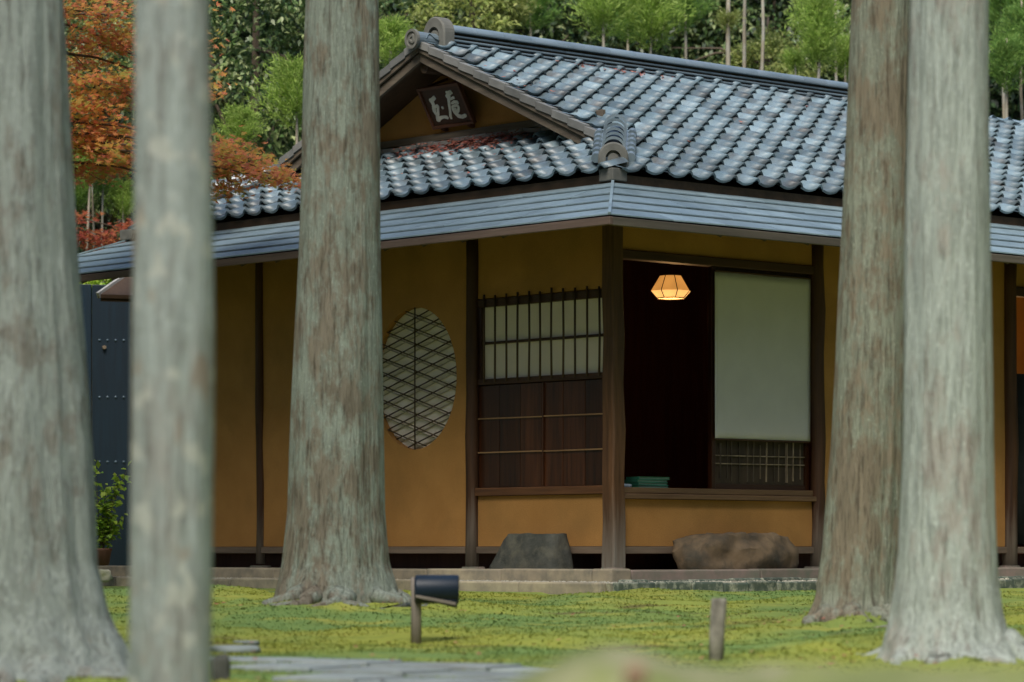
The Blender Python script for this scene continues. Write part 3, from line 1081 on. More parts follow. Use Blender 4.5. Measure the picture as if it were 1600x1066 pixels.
def tile_geom():
    nx = 13
    ts = [-0.03 + 1.06 * i / (nx - 1) for i in range(nx)]
    V, F = [], []
    for (y, lift) in ((0.0, 0.040), (TLEN * 0.5, 0.021), (TLEN, 0.0)):
        for t in ts:
            tt = min(max(t, 0), 1)
            e = 0.0 if 0 <= t <= 1 else -0.008
            V.append(((t) * TW, y - (0.006 * math.sin(math.pi * min(max(t, 0), .7) / .7) if y == 0 else 0), tile_profile(tt) + lift + e))
    for t in ts:
        tt = min(max(t, 0), 1)
        V.append((t * TW, 0.004, tile_profile(tt) + 0.040 - TTH - 0.002))
    for j in range(2):
        for i in range(nx - 1):
            F.append((j * nx + i, j * nx + i + 1, (j + 1) * nx + i + 1, (j + 1) * nx + i))
    b = 3 * nx
    for i in range(nx - 1):
        F.append((b + i, b + i + 1, i + 1, i))
    return np.array(V), np.array(F)


TV, TF = tile_geom()
tile_me = np_mesh('roof_tile', TV, TF)
tile_me.polygons.foreach_set('use_smooth', [i < 24 for i in range(len(TF))])
tile_me.materials.append(M['tile'])

ca, sa = math.cos(AL), math.sin(AL)
ROWS = int((RV - D_T) / (TE * ca)) + 1
slots = []   # (matrix, slope)
def tile_mat(slope, s, row):
    d = D_T + row * TE * ca
    z = Z_T + TS * (d - D_T)
    if slope == 'main':
        X, Yv, org = Vector((1, 0, 0)), Vector((0, ca, sa)), Vector((s, d, z))
    elif slope == 'skirt':
        X, Yv, org = Vector((0, -1, 0)), Vector((ca, 0, sa)), Vector((d, s, z))
    else:
        X, Yv, org = Vector((-1, 0, 0)), Vector((0, -ca, sa)), Vector((s, VW - d, z))
    Z = X.cross(Yv)
    rj = random.uniform(-0.012, 0.012)
    mt = Matrix(((X.x, Yv.x, Z.x, org.x), (X.y, Yv.y, Z.y, org.y), (X.z, Yv.z, Z.z, org.z), (0, 0, 0, 1)))
    return mt @ Matrix.Translation((random.uniform(-.003, .003), random.uniform(-.005, .005), random.uniform(-.002, .002))) @ Matrix.Rotation(rj, 4, 'Z') @ Matrix.Rotation(random.uniform(-.016, .016), 4, 'Y')


random.seed(21)
for row in range(ROWS):
    d = D_T + row * TE * ca
    dm = d + TE * 0.5
    if dm + 0.05 > RV:
        continue
    for k in range(-4, 46):
        s = VG + 0.02 + k * TW
        if s + TW / 2 > UE + .8:
            break
        if dm < VG + 0.02:
            if s + TW * .5 < dm + 0.05:
                continue
        elif s < VG:
            continue
        slots.append((tile_mat('main', s, row), 'main'))
    # back slope
    for k in range(-4, 46):
        s = VG + 0.02 + (k + 1) * TW
        if s > UE + .8:
            break
        if dm < VG + 0.02:
            if s - TW * .5 < dm + 0.05:
                continue
        elif s - TW < VG:
            continue
        slots.append((tile_mat('back', s, row), 'back'))
    if d < UG - 0.1:
        for k in range(0, 32):
            s = -0.05 + k * TW * 0.985
            c = s - TW / 2
            if c < dm + 0.04 or c > VW - dm - 0.04:
                continue
            slots.append((tile_mat('skirt', s, row), 'skirt'))


def tile_score(mt, slope):
    p = HW(*(mt @ Vector((TW / 2, TLEN / 2, 0))))
    x, y = proj(p)
    if slope == 'back' or not (-10 < x < 1610 and -10 < y):
        return -1
    if 465 < x < 590 or 1322 < x < 1545 or x < 100 or 214 < x < 328:
        return 0.2 / p.y ** 2
    w = abs(proj(HW(*(mt @ Vector((TW, 0, 0)))))[0] - proj(HW(*(mt @ Vector((0, 0, 0)))))[0])
    h = abs(proj(HW(*(mt @ Vector((TW / 2, TE, 0)))))[1] - proj(HW(*(mt @ Vector((TW / 2, 0, 0)))))[1])
    return w * h


sc_ = sorted(range(len(slots)), key=lambda i: -tile_score(*slots[i]))
single = set(sc_[:300])
troof = empty('tile_roof', (0, 0, 0), 0, house)
rest_v, rest_f = [], []
off = 0
for i, (mt, sl_) in enumerate(slots):
    if i in single:
        o = bpy.data.objects.new('tile', tile_me)
        COL.objects.link(o)
        o.parent = troof
        o.matrix_local = mt
    else:
        A = np.array(mt)
        rest_v.append(TV @ A[:3, :3].T + A[:3, 3])
        rest_f.append(TF + off)
        off += len(TV)
me = np_mesh('tile_field', np.concatenate(rest_v), np.concatenate(rest_f))
o = link_mesh('tile_field', me, 'tile', troof, smooth=True)
tag(o, kind='stuff')

# ---- verge tiles along the gable
for back in (0, 1):
    for row in range(ROWS):
        d = D_T + row * TE * ca
        if d < VG + 0.10 or d + 0.03 > RV:
            continue
        z = Z_T + TS * (d - D_T) + 0.022
        L = TE + 0.012
        f = lambda dd, zz: (dd if not back else VW - dd, zz)
        p0, p1 = f(d, z), f(d + L * ca, z + L * sa - 0.016)
        hgt = 0.062
        u0, u1 = VG - 0.035, VG + 0.045
        q = [(u0, p0[0], p0[1] - hgt), (u0 + .018, p0[0], p0[1] - hgt), (u0 + .018, p1[0], p1[1] - hgt), (u0, p1[0], p1[1] - hgt),
             (u0, p0[0], p0[1]), (u0 + .018, p0[0], p0[1]), (u0 + .018, p1[0], p1[1]), (u0, p1[0], p1[1])]
        m = MB()
        m.hexa(q)
        q = [(u0 + .018, p0[0], p0[1] - .016), (u1, p0[0], p0[1] - .016), (u1, p1[0], p1[1] - .016), (u0 + .018, p1[0], p1[1] - .016),
             (u0 + .018, p0[0], p0[1]), (u1, p0[0], p0[1]), (u1, p1[0], p1[1]), (u0 + .018, p1[0], p1[1])]
        m.hexa(q)
        m.build('verge_tile', 'verge', troof, bevel=0.003)

# ---- gable: bargeboards, soffit, wall
for back in (0, 1):
    fz = lambda d: Z_T + TS * (d - D_T)
    fv = (lambda d: d) if not back else (lambda d: VW - d)
    d0, d1 = VG + 0.2, RV
    for nm, uu, th, top, hgt, mat_ in (('bargeboard', VG - 0.022, 0.022, -0.045, 0.04, 'barge'), ('bargeboard', VG + 0.002, 0.03, -0.09, 0.075, 'barge')):
        q = []
        for zo in (top - hgt, top):
            q += [(uu, fv(d0), fz(d0) + zo), (uu + th, fv(d0), fz(d0) + zo), (uu + th, fv(d1), fz(d1) + zo), (uu, fv(d1), fz(d1) + zo)]
        m = MB()
        m.hexa(q)
        m.build(nm, mat_, house, bevel=0.004)
    m = MB()
    q = []
    for zo in (-0.085, -0.065):
        q += [(VG + 0.01, fv(d0), fz(d0) + zo), (UG + 0.06, fv(d0), fz(d0) + zo), (UG + 0.06, fv(d1), fz(d1) + zo), (VG + 0.01, fv(d1), fz(d1) + zo)]
    m.hexa(q)
    m.build('gable_soffit', 'soffit', house)
    # purlin end
    dq = VG + 0.95
    MB().tube([(VG + 0.07, fv(dq), fz(dq) - 0.17), (UG + 0.1, fv(dq), fz(dq) - 0.17)], 0.045, 12).build('purlin', 'barge', house, smooth=False)
m = MB()
MB().tube([(VG + 0.05, RV, ZR - 0.2), (UG + 0.1, RV, ZR - 0.2)], 0.05, 12).build('purlin', 'soffit', house)
zb = Z_T + TS * (UG - D_T)
gd = UG + 0.02
gt = lambda d: Z_T + TS * (d - D_T) - 0.075
m = MB()
q = [(UG, gd, zb - 0.1), (UG, VW - gd, zb - 0.1), (UG, RV, gt(RV))]
q2 = [(UG + 0.05, p[1], p[2]) for p in q]
m.add(q + q2, [(0, 2, 1), (3, 4, 5), (0, 1, 4, 3), (1, 2, 5, 4), (2, 0, 3, 5)])
m.build('gable_wall', 'plaster', house)
m = MB()
m.box(UG - 0.035, UG - 0.001, gd + 0.1, VW - gd - 0.1, zb + 0.075, zb + 0.135)
m.build('gable_beam', 'barge', house, bevel=0.005)
for k in range(16):
    vv = gd + 0.1 + k * 0.215
    m = MB()
    m.bar((UG - 0.05, vv, zb + random.uniform(0.035, .055)), (UG - 0.05, vv + 0.211, zb + random.uniform(0.035, .055)), 0.08, 0.035)
    m.build('flashing_tile', 'verge', troof, bevel=0.004)

# ---- main ridge: stacked flat tiles and a round cap
ridge = empty('ridge', (0, 0, 0), 0, house)
RU0, RU1 = VG + 0.26, 7.3
m = MB()
m.box(RU0 + .002, RU1 - .002, RV - 0.088, RV + 0.088, ZR - 0.06, ZR + 0.112)
m.build('ridge_core', 'soffit', ridge)
for lay, (hw, z0, z1) in enumerate(((0.135, ZR - 0.02, ZR - 0.004), (0.124, ZR + 0.017, ZR + 0.032), (0.114, ZR + 0.052, ZR + 0.067), (0.132, ZR + 0.088, ZR + 0.106))):
    s = RU0
    while s < RU1:
        L = 0.62
        m = MB()
        m.box(s + .0008, min(s + L, RU1) - .0008, RV - hw + random.uniform(-.002, .002), RV + hw, z0, z1)
        m.build('flat_ridge_tile', 'ridge', ridge, bevel=0.004)
        s += L
s = RU0
while s < RU1:
    L = 0.30
    m = MB()
    r = 0.068
    pts = [(RV + r * math.cos(a), ZR + 0.107 + r * 0.9 * math.sin(a)) for a in [math.pi * i / 12 for i in range(13)]]
    e = min(s + L, RU1)
    m.add([(s, a, b) for a, b in pts] + [(e - 0.002, a, b + 0.001) for a, b in pts], [(i, i + 1, 14 + i, 13 + i) for i in range(12)] + [tuple(range(13)), tuple(reversed(range(13, 26)))])
    m.build('cap_tile', 'ridge', ridge, smooth=False)
    s += L
# lower ridge continuing beyond
m = MB()
m.box(RU1 + 0.02, UE + .8, RV - 0.1, RV + 0.1, ZR - 0.04, ZR - 0.002)
m.build('flat_ridge_tile', 'ridge', ridge, bevel=0.004)


def arch(uvz, fwd, side, w, h, depth, name, parent, mat='oni'):
    """horseshoe end tile: outer arch with a sunk inner arch; fwd = outward direction, side = left to right in the (u,v) plane"""
    o = Vector(uvz)
    fwd, side = Vector(fwd), Vector(side)
    def prof(w, h, n=14):
        r = w / 2
        st = max(h - r, 0.0)
        p = [(-r, 0)] + [(-r * math.cos(math.pi * i / n), st + r * math.sin(math.pi * i / n)) for i in range(n + 1)] + [(r, 0)]
        return p
    P = prof(w, h)
    Q = prof(w * 0.50, h * 0.70)
    Q2 = prof(w * 0.36, h * 0.60)
    n = len(P)
    def pt(p, dep):
        return o + side * p[0] + Vector((0, 0, p[1])) + fwd * dep
    m = MB()
    ch = 0.012
    P_in = [(x * (1 - 2 * ch / w), y * (1 - ch / h) if y > 0 else 0) for x, y in P]
    rings = [[pt(p, 0) for p in P], [pt(p, depth - ch) for p in P], [pt(p, depth) for p in P_in], [pt(p, depth) for p in Q], [pt(p, depth - 0.03) for p in Q],
             [pt(p, depth - 0.03) for p in Q2], [pt(p, depth - 0.008) for p in Q2]]
    vs = [v for r_ in rings for v in r_]
    fs = []
    for j in range(len(rings) - 1):
        for i in range(n - 1):
            fs.append((j * n + i, j * n + i + 1, (j + 1) * n + i + 1, (j + 1) * n + i))
    fs.append(tuple(range((len(rings) - 1) * n, len(rings) * n)))
    fs.append(tuple(reversed(range(n))))
    m.add(vs, fs)
    bm = bmesh.new()
    me = bpy.data.meshes.new(name)
    me.from_pydata([tuple(v) for v in m.v], [], m.f)
    bm.from_mesh(me)
    bmesh.ops.recalc_face_normals(bm, faces=bm.faces)
    bm.to_mesh(me)
    bm.free()
    return link_mesh(name, me, mat, parent)


arch((VG + 0.255, RV, ZR - 0.06), (-1, 0, 0), (0, -1, 0), 0.265, 0.275, 0.11, 'ridge_end_tile', ridge)
arch((RU1 + 0.0, RV, ZR - 0.04), (1, 0, 0), (0, 1, 0), 0.265, 0.25, 0.10, 'ridge_end_tile', ridge)
# round tile thrust out at the gable peak, with its disc
rt = MB().tube([(VG - 0.06, RV, ZR + 0.012), (VG + 0.16, RV, ZR + 0.012)], 0.066, 20).build('round_tile', 'ridge', ridge, smooth=False)
for nm, r, uu, th, mt_ in (('disc', 0.08, VG - 0.062, 0.028, 'oni'),):
    m = MB()
    nn = 24
    prof = [(r, 0), (r, -th), (r * .74, -th), (r * .70, -th + .012), (r * .5, -th + .012), (r * .42, -th + .002), (r * .22, -th + .002), (r * .15, -th + .010), (0.001, -th + .010)]
    vs, fs = [], []
    for (rr, du) in prof:
        for k in range(nn):
            a = 2 * math.pi * k / nn
            lob = 1 + (0.16 * math.cos(3 * a) if 0.1 * r < rr < 0.6 * r else 0)
            vs.append((uu + du, RV + rr * lob * math.cos(a), ZR + 0.012 + rr * lob * math.sin(a)))
    for j in range(len(prof) - 1):
        for k in range(nn):
            fs.append((j * nn + k, j * nn + (k + 1) % nn, (j + 1) * nn + (k + 1) % nn, (j + 1) * nn + k))
    m.add(vs, fs)
    m.build(nm, mt_, rt)

# ---- hip ridge over the corner
def hip_ridge(far):
    hp = empty('hip_ridge', (0, 0, 0), 0, house)
    T = lambda d, w, z: ((d - w * 0.7071, d + w * 0.7071, z) if not far else (d - w * 0.7071, VW - d - w * 0.7071, z))
    dir_ = Vector((1, 1, TS)).normalized()
    d = 0.06
    k = 0
    while d < VG + 0.10:
        m = MB()
        r = 0.086
        zb = Z_T + TS * (d - D_T) + 0.045
        stp = 0.125
        d2 = d + stp + 0.02
        pts = []
        for i in range(13):
            a = math.pi * i / 12
            pts.append((r * math.cos(a), 0.05 + r * 0.95 * math.sin(a)))
        pts = [(r, 0)] + pts + [(-r, 0)]
        z2 = Z_T + TS * (d2 - D_T) + 0.045
        n = len(pts)
        vs = [T(d, a, zb + b + 0.02) for a, b in pts] + [T(d2, a * 0.86, z2 + b * 0.86 - 0.014) for a, b in pts] + [T(d + .002, a * .86, zb + b * .86 + 0.018) for a, b in pts]
        fs = [(i, i + 1, n + i + 1, n + i) for i in range(n - 1)] + [(2 * n + i, 2 * n + i + 1, i + 1, i) for i in range(n - 1)]
        m.add(vs, fs)
        m.build('cap_tile', 'ridge', hp)
        # rounded lower cover pieces each side
        for sgn in (-1, 1):
            m = MB()
            c0 = Vector(T(d, sgn * 0.125, zb - 0.005))
            c1 = Vector(T(d2, sgn * 0.125, z2 - 0.02))
            m.tube([c0, c1], [0.036, 0.030], 10)
            m.build('side_tile', 'ridge', hp)
        d += stp
        k += 1
    m = MB()
    a0, b0 = Vector(T(0.05, 0, Z_T + TS * (0.05 - D_T) - 0.01)), Vector(T(VG + .1, 0, Z_T + TS * (VG + .1 - D_T) - 0.01))
    m.bar(a0, b0, 0.22, 0.12)
    m.build('ridge_core', 'ridge', hp)
    f = Vector((-1, -1, 0)).normalized() if not far else Vector((-1, 1, 0)).normalized()
    s_ = Vector((0, 0, 1)).cross(f) * -1
    arch(Vector(T(0.075, 0, Z_T + TS * (0.05 - D_T) - 0.045)), f, s_, 0.218, 0.20, 0.07, 'hip_end_tile', hp)
    # plinth under the end tile and a cut corner tile
    m = MB()
    c = Vector(T(-0.06, 0, 0))
    m.box(c.x - 0.045, c.x + 0.10, c.y - 0.045 - (0.04 if far else 0), c.y + 0.10, Z_T - 0.06, Z_T + 0.03)
    m.build('corner_tile', 'oni', hp, bevel=0.006)


hip_ridge(False)
hip_ridge(True)

# ---- fallen leaves lying on the roof
def star_leaf():
    pts = [(0, 0)]
    for k, (a, r) in enumerate(((-100, .25), (-75, .75), (-48, .35), (-30, .95), (-12, .42), (0, 1.1), (12, .42), (30, .95), (48, .35), (75, .75), (100, .25))):
        pts.append((math.sin(R(a)) * r, math.cos(R(a)) * r))
    return np.array([(x, y, 0.12 * (x * x) - 0.05 * y) for x, y in pts])


STAR = star_leaf()


def scatter_flat(name, pts, normals, size, parent, mat):
    Vs, Fs = [], []
    for i, (p, nrm) in enumerate(zip(pts, normals)):
        nrm = (Vector(nrm) + Vector((random.uniform(-.35, .35), random.uniform(-.35, .35), 0))).normalized()
        q = nrm.to_track_quat('Z', 'Y').to_matrix() @ Matrix.Rotation(random.uniform(0, 6.28), 3, 'Z')
        s = size * random.uniform(.6, 1.2)
        A = np.array(q) * s
        Vs.append(STAR @ A.T + np.array(p))
        Fs += [tuple(len(STAR) * i + j for j in (0, k, k + 1)) for k in range(1, len(STAR) - 1)]
    o = link_mesh(name, np_mesh(name, np.concatenate(Vs), Fs), mat, parent)
    return tag(o, kind='stuff')


random.seed(3)
pts, nrms = [], []
for k in range(900):      # heap under the gable sign
    v = random.triangular(1.75, 3.6, 2.5)
    t_ = abs(random.gauss(0, 0.08))
    u = UG - 0.11 - t_
    pts.append((u, v, Z_T + TS * (u - D_T) + 0.05 + max(0, .07 - t_ * .4) * random.random()))
    nrms.append((-.4, 0, 1))
for k in range(130):     # along the ridge and verge
    if k < 80:
        u, v = random.gauss(2.7, .35), RV - 0.16 - abs(random.gauss(0, .05))
    elif k < 115:
        u, v = random.gauss(VG + .25, .12), random.gauss(1.95, .28)
    else:
        u, v = random.uniform(.5, 6), random.uniform(.2, 2.4)
    pts.append((u, v, Z_T + TS * (v - D_T) + 0.042))
    nrms.append((0, -.4, 1))
for k in range(40):
    u, v = random.uniform(0, .8), random.uniform(1.2, 4.5)
    pts.append((u, v, Z_T + TS * (u - D_T) + 0.04))
    nrms.append((-.4, 0, 1))
fl = scatter_flat('fallen_leaves', pts, nrms, 0.03, None, 'dead_leaf')
fl.location, fl.rotation_euler = (XC, YC, 0), (0, 0, PHI)
tag(fl, 'dry reddish maple leaves lying on the roof tiles', 'leaves')

# ------------------------------------------------------------------ sign under the gable
SGV, SGZ = 2.92, 3.715
sg_u = VG + 0.30
sign = empty('hanging_sign', HW(sg_u, SGV, SGZ), PHI)
tag(sign, 'framed wooden plaque with two white brush characters leaning under the gable', 'sign')
SW_, SH_ = 0.505, 0.36
tilt = math.atan2(0.18, 0.31)
Sx = Vector((0, -1, 0.0))                                   # left to right as seen
Sy = Vector((-math.sin(tilt), 0, math.cos(tilt)))           # up the leaning board
Sn = Sx.cross(Sy)                                           # outward
if Sn.x > 0:
    Sn = -Sn


def sp(s, t, n=0.0):
    """0..1 from the top left corner of the plaque, n out of the board"""
    return Sx * ((s - 0.5) * SW_) + Sy * ((0.5 - t) * SH_) + Sn * n


def sbox(s0, s1, t0, t1, n0, n1, name, mat):
    m = MB()
    m.hexa([sp(s0, t1, n0), sp(s1, t1, n0), sp(s1, t0, n0), sp(s0, t0, n0), sp(s0, t1, n1), sp(s1, t1, n1), sp(s1, t0, n1), sp(s0, t0, n1)])
    return m.build(name, mat, sign, bevel=0.002)


sbox(0.03, 0.97, 0.04, 0.96, -0.012, 0.0, 'board', 'sign')
sbox(0, 1, 0, 0.065, -0.02, 0.018, 'frame_bar', 'sign_f')
sbox(0, 1, 0.935, 1, -0.02, 0.018, 'frame_bar', 'sign_f')
sbox(0, 0.046, 0.066, 0.934, -0.02, 0.017, 'frame_bar', 'sign_f')
sbox(0.954, 1, 0.066, 0.934, -0.02, 0.017, 'frame_bar', 'sign_f')
for s in (0.18, 0.82):
    m = MB()
    m.bar(sp(s, 0.02, -0.02), sp(s, 0.02, -0.02) + Vector((0.30, 0, 0.12)), 0.02, 0.02)
    m.build('hanger', 'sign_f', sign)
    m = MB()
    m.bar(sp(s, 1.01, -0.01), sp(s, 1.01, -0.01) + Vector((0.13, 0, -0.03)), 0.04, 0.03)
    m.build('bracket', 'sign_f', sign)


def zoom_to_st(p):
    x, y = p[0] - 110, p[1] - 350
    # x = 580 s + 225 t ; y = -100 s + 530 t
    det = 580 * 530 + 100 * 225
    return ((x * 530 - y * 225) / det, (580 * y + 100 * x) / det)


CH = [
    [[(330, 445, 22), (350, 462, 40), (325, 490, 40), (285, 512, 46)], [(312, 500, 44), (338, 560, 38), (345, 620, 44), (352, 660, 36)],
     [(350, 590, 22), (380, 572, 30), (402, 566, 30)], [(402, 562, 28), (400, 630, 30), (404, 700, 26)], [(345, 640, 30), (388, 690, 36), (396, 745, 40), (398, 775, 34)],
     [(396, 768, 40), (425, 728, 36), (480, 712, 26), (520, 714, 30), (545, 732, 24)], [(452, 578, 18), (466, 592, 26), (480, 606, 16)]],
    [[(512, 378, 20), (545, 402, 44), (585, 388, 46), (590, 408, 30)], [(515, 445, 36), (555, 432, 40), (562, 460, 34)],
     [(552, 430, 38), (556, 500, 32), (562, 570, 30), (572, 640, 28), (574, 700, 32), (588, 738, 24)],
     [(572, 482, 20), (605, 462, 26), (632, 448, 28)], [(588, 535, 22), (630, 508, 30), (672, 512, 32), (690, 535, 20)],
     [(598, 575, 20), (640, 556, 26), (676, 556, 28), (690, 580, 26), (686, 640, 30)], [(600, 560, 26), (612, 610, 28), (640, 650, 34), (685, 690, 40), (740, 702, 36), (795, 678, 36)],
     [(622, 602, 16), (650, 596, 24), (655, 612, 18)], [(632, 640, 24), (668, 622, 30), (672, 655, 40)]]]
for strokes in CH:
    m = MB()
    for si, st in enumerate(strokes):
        L, Rr = [], []
        P = [(Vector(zoom_to_st(p)), p[2] / 560.0) for p in st]
        pw = [(Vector((p.x * SW_, p.y * SH_)), w * SW_ * 0.5) for p, w in P]
        # densify
        dp_ = []
        for i in range(len(pw) - 1):
            for j in range(4):
                f = j / 4
                dp_.append((pw[i][0].lerp(pw[i + 1][0], f), pw[i][1] * (1 - f) + pw[i + 1][1] * f))
        dp_.append(pw[-1])
        nlev = 0.0045 + si * 0.0004
        def q(v, nl):
            return sp(v.x / SW_, v.y / SH_, nl)
        vs = []
        for i, (c, w) in enumerate(dp_):
            d = (dp_[min(i + 1, len(dp_) - 1)][0] - dp_[max(i - 1, 0)][0]).normalized()
            nn = Vector((-d.y, d.x)) * w
            if i in (0, len(dp_) - 1):
                nn = nn * 0.55
            vs += [q(c + nn, nlev), q(c - nn, nlev), q(c + nn, 0.0005), q(c - nn, 0.0005)]
        fs = []
        for i in range(len(dp_) - 1):
            a = i * 4
            fs += [(a, a + 1, a + 5, a + 4), (a, a + 4, a + 6, a + 2), (a + 1, a + 3, a + 7, a + 5)]
        fs += [(0, 2, 3, 1), tuple(len(dp_) * 4 - 4 + k for k in (0, 1, 3, 2))]
        m.add(vs, fs)
    m.build('character', 'white', sign)

# ------------------------------------------------------------------ lantern, blind and things in the opening
LP = at(1048, 469, 24.55)
lamp = empty('paper_lantern', LP)
tag(lamp, 'lit orange faceted paper lantern hanging in the dark opening', 'lantern')
NS = 8
lv = [(0.086, 0.188), (0.160, 0.068), (0.108, 0.012), (0.0, 0.0)]
ringp = lambda r, z, k: (r * math.cos(2 * math.pi * (k + 0.35) / NS), r * math.sin(2 * math.pi * (k + 0.35) / NS), z)
for k in range(NS):
    for j, mt_ in ((0, 'shade'), (1, 'shade_low')):
        a, b = lv[j], lv[j + 1]
        m = MB()
        m.add([ringp(a[0], a[1], k), ringp(b[0], b[1], k), ringp(b[0], b[1], k + 1), ringp(a[0], a[1], k + 1)], [(0, 1, 2, 3)])
        m.build('paper_panel', mt_, lamp)
m = MB()
m.add([ringp(0.106, 0.013, k) for k in range(NS)], [tuple(reversed(range(NS)))])
m.build('bottom_panel', 'shade_low', lamp)
for k in range(NS):
    MB().tube([ringp(lv[0][0] + .002, lv[0][1], k), ringp(lv[1][0] + .002, lv[1][1], k), ringp(lv[2][0] + .002, lv[2][1], k)], 0.0035, 5).build('rib', 'rib', lamp)
for (r, z) in (lv[0], lv[2]):
    MB().tube([ringp(r + .002, z, k) for k in range(NS + 1)], 0.004, 5, cap=False).build('ring', 'rib', lamp)
MB().tube([(0, 0, 0.186), (0, 0, 0.45)], 0.003, 5).build('cord', 'rib', lamp)
m = MB()
m.add([ringp(0.085, 0.186, k) for k in range(NS)], [tuple(range(NS))])
m.build('top_plate', 'rib', lamp)
ld = bpy.data.lights.new('lantern_bulb', 'POINT')
ld.energy = 4.5
ld.color = (1.0, 0.55, 0.22)
ld.shadow_soft_size = 0.09
lo_ = bpy.data.objects.new('lantern_bulb', ld)
COL.objects.link(lo_)
lo_.parent = lamp
lo_.location = (0, 0, -0.12)

# lamp of the lit room at the right edge, hidden behind the post and door head
l2p = HW(U2 + 0.9, 0.9, 2.1)
lamp2 = empty('paper_lantern', l2p)
tag(lamp2, 'round paper ceiling lamp glowing inside the rightmost room', 'lantern')
bm = bmesh.new()
bmesh.ops.create_uvsphere(bm, u_segments=20, v_segments=12, radius=0.13)
me = bpy.data.meshes.new('globe')
bm.to_mesh(me)
bm.free()
link_mesh('globe', me, 'shade', lamp2, smooth=True)
MB().tube([(0, 0, 0.12), (0, 0, 0.38)], 0.004, 5).build('cord', 'rib', lamp2)
ld = bpy.data.lights.new('room_bulb', 'POINT')
ld.energy = 12.0
ld.color = (1.0, 0.55, 0.22)
ld.shadow_soft_size = 0.14
lo_ = bpy.data.objects.new('room_bulb', ld)
COL.objects.link(lo_)
lo_.parent = lamp2
lo_.location = (0, 0, -0.16)

# white roll blind
bl = empty('roll_blind', HW((S0 + S1) / 2, 0.012, 2.20), PHI)
tag(bl, 'pale grey-white cloth blind hanging in the right of the opening', 'blind')
bw = (S1 - S0) / 2 - 0.012
m = MB()
nu, nz = 24, 20
Z0b, Z1b = -1.245, 0.0
vs = []
for j in range(nz + 1):
    for i in range(nu + 1):
        x = -bw + 2 * bw * i / nu
        z = Z0b + (Z1b - Z0b) * j / nz
        vs.append((x, 0.004 * noise.noise(Vector((x * 3, z * 1.2, 0))) , z))
m.add(vs, [(j * (nu + 1) + i, j * (nu + 1) + i + 1, (j + 1) * (nu + 1) + i + 1, (j + 1) * (nu + 1) + i) for j in range(nz) for i in range(nu)])
o = m.build('cloth', 'blind', bl, smooth=True)
sm = o.modifiers.new('thick', 'SOLIDIFY')
sm.thickness = 0.003
m = MB()
m.tube([(-bw, 0.004, 0.004), (bw, 0.004, 0.004)], 0.011, 8)
m.build('top_rod', 'dark_x', bl)
MB().tube([(-bw, 0.0, Z0b), (bw, 0.0, Z0b)], 0.007, 8).build('bottom_rod', 'dark_x', bl)

# green books and a folded cloth on the sill
random.seed(9)
bz = 0.586
bu, bv = 0.50, 0.16
for k, nm in enumerate(('bottom', 'second', 'third', 'top')):
    b = empty('book', HW(bu + random.uniform(-.012, .012), bv, bz), PHI + random.uniform(-.04, .04))
    m = MB()
    m.box(-0.155, 0.155, -0.07, 0.07, 0, 0.004)
    m.box(-0.155, 0.155, -0.07, 0.07, 0.016, 0.020)
    m.box(-0.155, -0.151, -0.07, 0.07, 0.004, 0.016)
    m.build('cover', 'book', b)
    m = MB()
    m.box(-0.150, 0.15, -0.064, 0.065, 0.0042, 0.0158)
    m.build('pages', 'pages', b)
    tag(b, {'bottom': 'lowest green book of the stack on the opening sill', 'second': 'green book second from the bottom of the sill stack',
            'third': 'green book just under the top one on the sill', 'top': 'topmost green book of the stack on the sill'}[nm], 'book', 'green books stacked on the sill')
    bz += 0.0205
m = MB()
vs, fs = [], []
for i in range(9):
    for j in range(9):
        x, y = -0.10 + i * .022, -0.05 + j * .0125
        vs.append((x, y, 0.028 + 0.012 * noise.noise(Vector((x * 20, y * 20, 0))) - 0.10 * abs(x) * abs(x)))
fs = [(j * 9 + i, (j + 1) * 9 + i, (j + 1) * 9 + i + 1, j * 9 + i + 1) for j in range(8) for i in range(8)]
m.add(vs, fs)
o = m.build('folded_cloth', 'pale_cloth', None, smooth=True)
o.location, o.rotation_euler = HW(0.18, 0.12, 0.583), (0, 0, PHI)
s2 = o.modifiers.new('thick', 'SOLIDIFY')
s2.thickness = 0.022
tag(o, 'pale blue folded cloth on the sill beside the corner post', 'cloth')
# dark curtain in the right-hand room
m = MB()
nu = 40
vs = []
c0 = U2 + 0.16
for j in (0, 1):
    for i in range(nu + 1):
        x = c0 + i * 0.03
        vs.append((x - c0, 0.02 * math.sin(i * 0.9), [0.02, 1.42][j]))
m.add(vs, [(i, i + 1, nu + 2 + i, nu + 1 + i) for i in range(nu)])
o = m.build('curtain', 'noren', None, smooth=True)
o.location, o.rotation_euler = HW(c0, 0.13, 0.16), (0, 0, PHI)
s3 = o.modifiers.new('thick', 'SOLIDIFY')
s3.thickness = 0.004
tag(o, 'black curtain across the lit doorway at the right edge', 'curtain')


